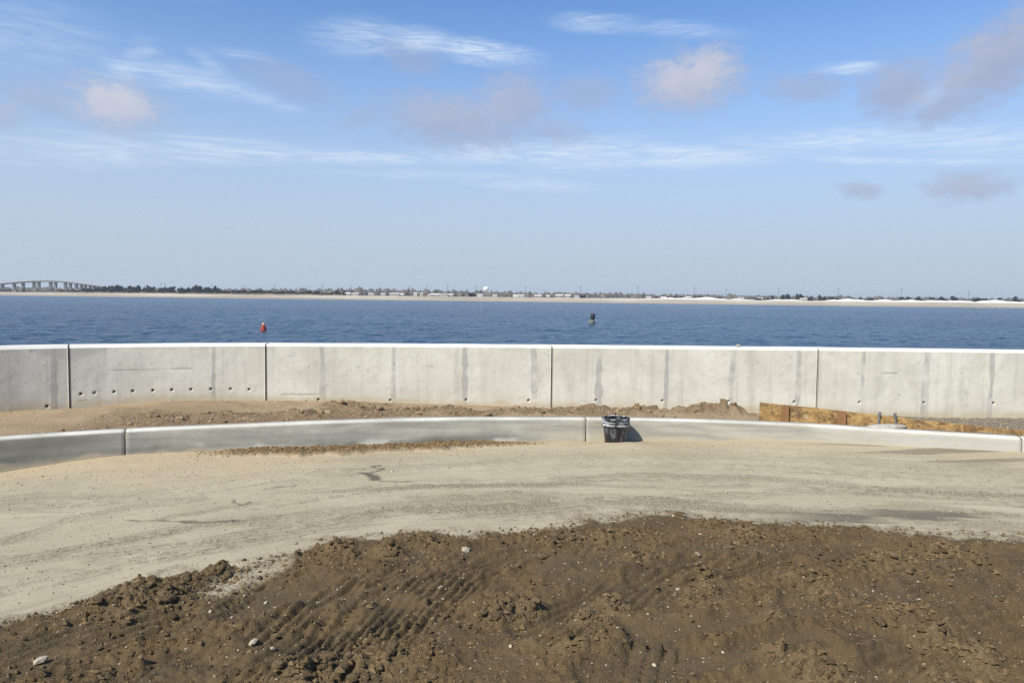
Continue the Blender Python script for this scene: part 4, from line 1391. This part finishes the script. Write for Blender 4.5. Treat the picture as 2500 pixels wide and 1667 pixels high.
def build_shore():
    nr, nc = 60, 560
    yy = np.concatenate([np.linspace(870, 1120, 48), np.array([1150, 1200, 1300, 1450, 1700, 2000, 2500, 3200, 4000, 4900, 5400, 5800])])[:, None]
    x = np.linspace(-2600, 2600, nc)[None, :] * (1 + 0 * yy)
    y = yy + 0 * x
    z = shore(x, y)
    tag(obj('far_shore', mesh('far_shore', np.stack([x, y, z], -1), grid_faces(len(yy), nc), True), MAT['beach_sand']), kind='structure')


build_shore()


def clump_crown(seed, n=90, rx=1.0, rz=1.0, top=0.0, leaf=0.26):
    """a crown of many small leaf-clump faces with gaps"""
    rg = np.random.default_rng(seed)
    vs, fs = [], []
    lobes = [(rg.normal() * 0.42 * rx, rg.normal() * 0.42 * rx, rg.uniform(0.15, 0.95) * rz, rg.uniform(0.28, 0.5)) for _ in range(9)]
    for i in range(n):
        lx, ly, lz, lr = lobes[rg.integers(9)]
        d = rg.normal(size=3)
        d = d / np.linalg.norm(d) * lr * rg.random() ** 0.4
        c = np.array([lx + d[0] * rx, ly + d[1] * rx, lz + d[2] * rz * 0.8])
        a, b = rg.normal(size=3), rg.normal(size=3)
        a = a / np.linalg.norm(a) * leaf * rg.uniform(0.6, 1.3)
        b = b / np.linalg.norm(b) * leaf * rg.uniform(0.6, 1.3)
        k = len(vs)
        vs += [c - a, c + b, c + a, c - b]
        fs.append((k, k + 1, k + 2, k + 3))
    return vs, fs


pine_crowns, pine_trunks = [], []
for k in range(5):
    vs, fs = clump_crown(800 + k, 130, 1.0, 1.0)
    me = mesh('crown', vs, fs)
    me.materials.append(MAT['pine_needles'])
    pine_crowns.append(me)
    m = MB()
    m.tube((0, 0, -0.4), (0.02, 0, 0.55), 0.055, 0.03, 6)
    m.tube((0.01, 0, 0.3), (0.25, 0.1, 0.6), 0.022, 0.01, 5)
    m.tube((0.01, 0, 0.35), (-0.22, -0.1, 0.65), 0.022, 0.01, 5)
    me = m.mesh('trunk')
    me.materials.append(MAT['bark'])
    pine_trunks.append(me)


def pine(x, y, h, wide, label, group, name='pine_tree'):
    z = float(shore(np.array(float(x)), np.array(float(y))))
    r = empty(name, (x, y, z - 0.2), random.uniform(0, 6.28))
    tag(r, label, 'tree', group)
    k = random.randrange(5)
    c = bpy.data.objects.new('crown', pine_crowns[k])
    c.scale = (wide, wide, h * 0.92)
    c.location = (0, 0, h * 0.02)
    link(c, r)
    t = bpy.data.objects.new('trunk', pine_trunks[k])
    t.scale = (h * 0.5, h * 0.5, h * 0.9)
    link(t, r)


ptop = spline([(-640, 5.5), (-600, 8.5), (-572, 12.4), (-532, 13.4), (-475, 11.5), (-435, 14.0), (-395, 10.8), (-349, 9.5), (-303, 9.0), (-246, 8.0)])
GL = 'tall dark pine in the dense belt on the far beach beside the bridge'
GL2 = 'low dark pine in the thinning belt between the bridge and the beach houses'
for i in range(120):
    t = i / 119
    x = -632 + 395 * t + random.uniform(-4, 4)
    gap = 1.0 if x < -420 else random.uniform(0.6, 1.0)
    top = float(ptop(x)) * random.uniform(0.72, 1.0) * gap
    pine(x, random.uniform(1015, 1062), max(3.5, top - 1.8), random.uniform(4.0, 6.5), GL if x < -420 else GL2, 'tall pines beside the bridge' if x < -420 else 'low pines at the thinning end of the belt')
GR = 'dark scrubby evergreen standing among the white dunes'
spots = [(385, 3), (400, 5), (410, 5.5), (428, 8), (436, 8.5), (446, 8), (455, 7), (470, 6), (478, 7), (486, 5.5), (497, 5), (506, 5.5), (520, 4.5), (532, 4.5), (540, 4.2), (556, 4.5), (561, 4.2), (578, 4), (600, 5.2), (612, 5.4),
         (624, 6), (630, 5), (639, 6.2), (650, 6.6), (660, 6.4), (667, 6), (676, 5.4), (684, 5.5), (693, 5), (716, 5.5), (728, 5.2), (745, 5.5), (752, 5.0), (764, 6), (780, 6), (797, 6), (815, 6.2), (830, 5.6), (842, 5.8), (850, 5.6), (860, 6), (870, 6), (885, 6), (900, 6)]
for x, h in spots:
    xx = x * 0.93 + random.uniform(-2, 2)
    pine(xx, random.uniform(1060, 1090), h * 1.0 + 0.8, random.uniform(3.0, 5.0), GR, 'evergreens among the dunes', 'evergreen_shrub')
GM = 'dark evergreen bush on the sand near the beach houses'
for x, h in ((-262, 6), (-252, 6.5), (-240, 5), (-64, 4.5), (-58, 5), (100, 4), (106, 4), (215, 3.4), (228, 3.6), (240, 4), (251, 4.4), (262, 4.2), (275, 4), (285, 4.4), (296, 4), (308, 3.6)):
    pine(x, random.uniform(1090, 1110), h + 1.0, random.uniform(3.5, 5.5), GM, 'bushes near the beach houses', 'evergreen_shrub')


# brush in front of the pines, and the far winter wood behind: uncountable masses
def mass(name, n, xf, yf, zf, sx, sz, mat_, label, cat):
    bv, bf = lump(1, 45, 1.0, 0.4)
    x = xf(n)
    y = yf(n)
    z = zf(x, y)
    a = RNG.uniform(0, 6.28, n)
    w = sx * RNG.uniform(0.6, 1.4, n)
    h = sz(x) * RNG.uniform(0.55, 1.1, n)
    v = bv[None] * np.stack([w, w, h], -1)[:, None, :] * (1 + RNG.uniform(-0.3, 0.3, (n, len(bv), 3)))
    v[..., 0] += x[:, None]
    v[..., 1] += y[:, None]
    v[..., 2] += z[:, None]
    fs = (bf[None] + (np.arange(n) * len(bv))[:, None, None]).reshape(-1, 3)
    me = mesh(name, v, fs)
    fattr(me, 'hue', np.repeat(RNG.random(n), len(bv)))
    tag(obj(name, me, mat_), label, cat, None, 'stuff')


mass('beach_brush', 420, lambda n: RNG.uniform(-640, -230, n), lambda n: RNG.uniform(985, 1012, n), lambda x, y: shore(x, y), 5.0, lambda x: 1.9 + 0 * x, MAT['beach_scrub'],
     'low brown brush covering the sand in front of the pine belt', 'brush')
wtop = spline([(-1400, 12), (-800, 12), (-542, 13.5), (-400, 15.5), (-312, 17), (-180, 16.5), (-46, 14.4), (130, 13.5), (309, 13), (480, 13), (664, 13), (900, 13), (1107, 13.5), (1700, 14)])
mass('winter_wood', 3400, lambda n: RNG.uniform(-1500, 1500, n), lambda n: RNG.uniform(1480, 1680, n), lambda x, y: 3.0 + 0 * x, 6.5, lambda x: wtop(x) - 2.5, MAT['winter_wood'],
     'hazy grey bare woodland spread along the horizon behind the beach', 'woodland')


# beach houses
def house(x, y, w, d, h, rh, label, flat=False):
    z = float(shore(np.array(float(x)), np.array(float(y))))
    r = empty('beach_house', (x, y, z - 0.2), random.uniform(-0.25, 0.25))
    tag(r, label, 'house', 'long pale beach houses' if w >= 9 else 'small pale beach sheds')
    MB().box(-w / 2, w / 2, -d / 2, d / 2, 0, h).build('wall', MAT['house_white'], r)
    m = MB()
    e = 0.4
    m.add([(-w / 2 - e, -d / 2 - e, h), (w / 2 + e, -d / 2 - e, h), (w / 2 + e, d / 2 + e, h), (-w / 2 - e, d / 2 + e, h), (-w / 2 - e, 0, h + rh), (w / 2 + e, 0, h + rh)],
          [(0, 1, 5, 4), (2, 3, 4, 5), (0, 4, 3), (1, 2, 5), (3, 2, 1, 0)])
    m.build('roof', MAT['house_roof'], r)
    k = max(1, int(w / 3.5))
    for i in range(k):
        c = -w / 2 + w * (i + 0.5) / k
        MB().box(c - 0.6, c + 0.6, -d / 2 - 0.03, -d / 2 + 0.05, h * 0.35, h * 0.75).build('window', MAT['house_glass'], r)


HL = 'long low pale house on the far beach in front of the hazy wood'
HL2 = 'little pale shed on the far beach in front of the hazy wood'
for x, w, h in ((-242, 9, 3.4), (-230, 11, 3.2), (-189, 7, 3.0), (-172, 14, 3.4), (-163, 7, 3), (-142, 5, 4), (-134, 4, 4), (-113, 13, 3.0), (-100, 10, 3.3), (-90, 7, 2.8), (-48, 8, 3.0), (37, 10, 2.8), (12, 9, 3), (-26, 6, 2.6), (52, 5, 2.6),
                (68, 10, 3.6), (80, 8, 3.4), (93, 7, 2.6), (198, 7, 2.8), (222, 8, 2.8), (255, 7, 2.8), (330, 9, 3), (360, 7, 3), (372, 6, 3.2), (425, 9, 2.8), (-205, 8, 2.6), (-120, 6, 2.6), (4, 6, 2.6)):
    house(x, random.uniform(1068, 1088), w, 7, h, 1.5, HL if w >= 9 else HL2)


# utility poles
for x, top in ((-523.4, 18.3), (-517.3, 17.8), (-448, 16.5), (-398, 16.5), (-354, 19.2), (-283.2, 19.5), (-240, 17.6), (-153.4, 18.7), (-127.8, 19), (-96.7, 21.8), (-54.1, 20.5), (19.7, 20.2), (101.3, 21.3), (186.6, 22.9), (270.2, 22.2), (317.8, 19.7), (395.7, 23.1), (484.6, 23), (579.1, 23.6), (679.1, 22.4), (780, 23)):
    r = empty('utility_pole', (x, 1100, 2.5))
    if x < -230:
        tag(r, 'slender utility pole rising out of the dark pine belt', 'pole', 'poles in the pine belt')
    elif x < 120:
        tag(r, 'slender utility pole behind the pale beach houses', 'pole', 'poles behind the beach houses')
    else:
        tag(r, 'slender utility pole rising behind the white dunes', 'pole', 'poles behind the dunes')
    MB().tube((0, 0, 0), (0, 0, top - 2.5), 0.30, 0.22, 8).build('shaft', MAT['pole_wood'], r)
    MB().box(-1.7, 1.7, -0.12, 0.12, top - 4.3, top - 3.95).build('crossarm', MAT['pole_wood'], r)


# bridge
def build_bridge():
    r = empty('road_bridge', (-1000, 1500, SEA))
    tag(r, 'long arched concrete highway bridge on many piers behind the far beach', 'bridge')
    dk = spline([(-1700, 4), (-1450, 6), (-1250, 9), (-1124, 13.5), (-1040, 18.6), (-990, 23.6), (-949, 25.6), (-916, 25.2), (-882, 22.0), (-849, 18.0), (-824, 15.0), (-780, 11.5), (-720, 8), (-650, 5), (-600, 4)])
    dk2 = lambda x: float(dk(x)) - SEA
    xs = np.linspace(-1700, -600, 130)

    def strip(name, y0, y1, h0, h1, m):
        b = MB()
        for a, c in zip(xs, xs[1:]):
            za, zc = dk2(a), dk2(c)
            vs = [(a + 1000, y0, za + h0), (c + 1000, y0, zc + h0), (c + 1000, y1, zc + h0), (a + 1000, y1, za + h0), (a + 1000, y0, za + h1), (c + 1000, y0, zc + h1), (c + 1000, y1, zc + h1), (a + 1000, y1, za + h1)]
            b.add(vs, [(0, 3, 2, 1), (4, 5, 6, 7), (0, 1, 5, 4), (2, 3, 7, 6)])
        b.build(name, MAT[m], r)
    strip('deck', -6, 6, -0.9, 0, 'bridge_concrete')
    strip('parapet', -6.3, -6.0, -0.5, 1.1, 'bridge_concrete')
    strip('girder', -5, 5, -2.5, -0.9, 'bridge_girder')
    px = [-1290, -1255, -1220, -1188, -1158, -1130, -1102, -1076, -1050, -1036, -1012, -994, -972, -962, -938, -928, -908, -898, -886, -876, -868, -858, -850, -842, -832, -822, -812, -800]
    for x in px:
        top = dk2(x) - 3.0
        m = MB()
        m.box(x + 1000 - 1.3, x + 1000 + 1.3, -5.5, 5.5, top - 1.6, top)
        for yy in (-4.2, 0, 4.2):
            m.box(x + 1000 - 0.9, x + 1000 + 0.9, yy - 0.9, yy + 0.9, -1.0, top - 1.6)
        m.build('pier', MAT['bridge_pier'], r)
    for x in np.arange(-1240, -760, 30):
        zz = dk2(x)
        MB().tube((x + 1000, -5.8, zz), (x + 1000, -5.8, zz + 9), 0.12, 0.09, 6).tube((x + 1000, -5.8, zz + 8.9), (x + 1000, -3.5, zz + 9.3), 0.08, 0.06, 6).build('lamp_post', MAT['bridge_pier'], r)


build_bridge()

# water tower
wt = empty('water_tower', (-90, 2500, 3))
tag(wt, 'white bulbous water tower rising over the hazy wood', 'water tower')
MB().lathe([(0.5, 18), (4.5, 20), (8.6, 25), (9.3, 29), (8.6, 33), (5.5, 36.2), (0.5, 37.6)], 28).build('tank', MAT['tower_white'], wt, True)
MB().lathe([(3.4, 0), (1.9, 4), (1.7, 18), (3.6, 21)], 20).build('stem', MAT['tower_white'], wt, True)

# ------------------------------------------------------------------ sea air
t = mat('sea_air')
vol = t.n('ShaderNodeVolumePrincipled')
vol.inputs['Color'].default_value = (0.80, 0.88, 1.0, 1)
vol.inputs['Density'].default_value = 0.00013
vol.inputs['Anisotropy'].default_value = 0.2
o_ = t.n('ShaderNodeOutputMaterial')
t.t.links.new(vol.outputs[0], o_.inputs['Volume'])
hz = MB().box(-6400, 6400, -500, 5900, SEA - 1.7, 46).build('haze', MAT['sea_air'])
tag(hz, 'thin bluish sea haze hanging over the bay', 'haze', None, 'stuff')
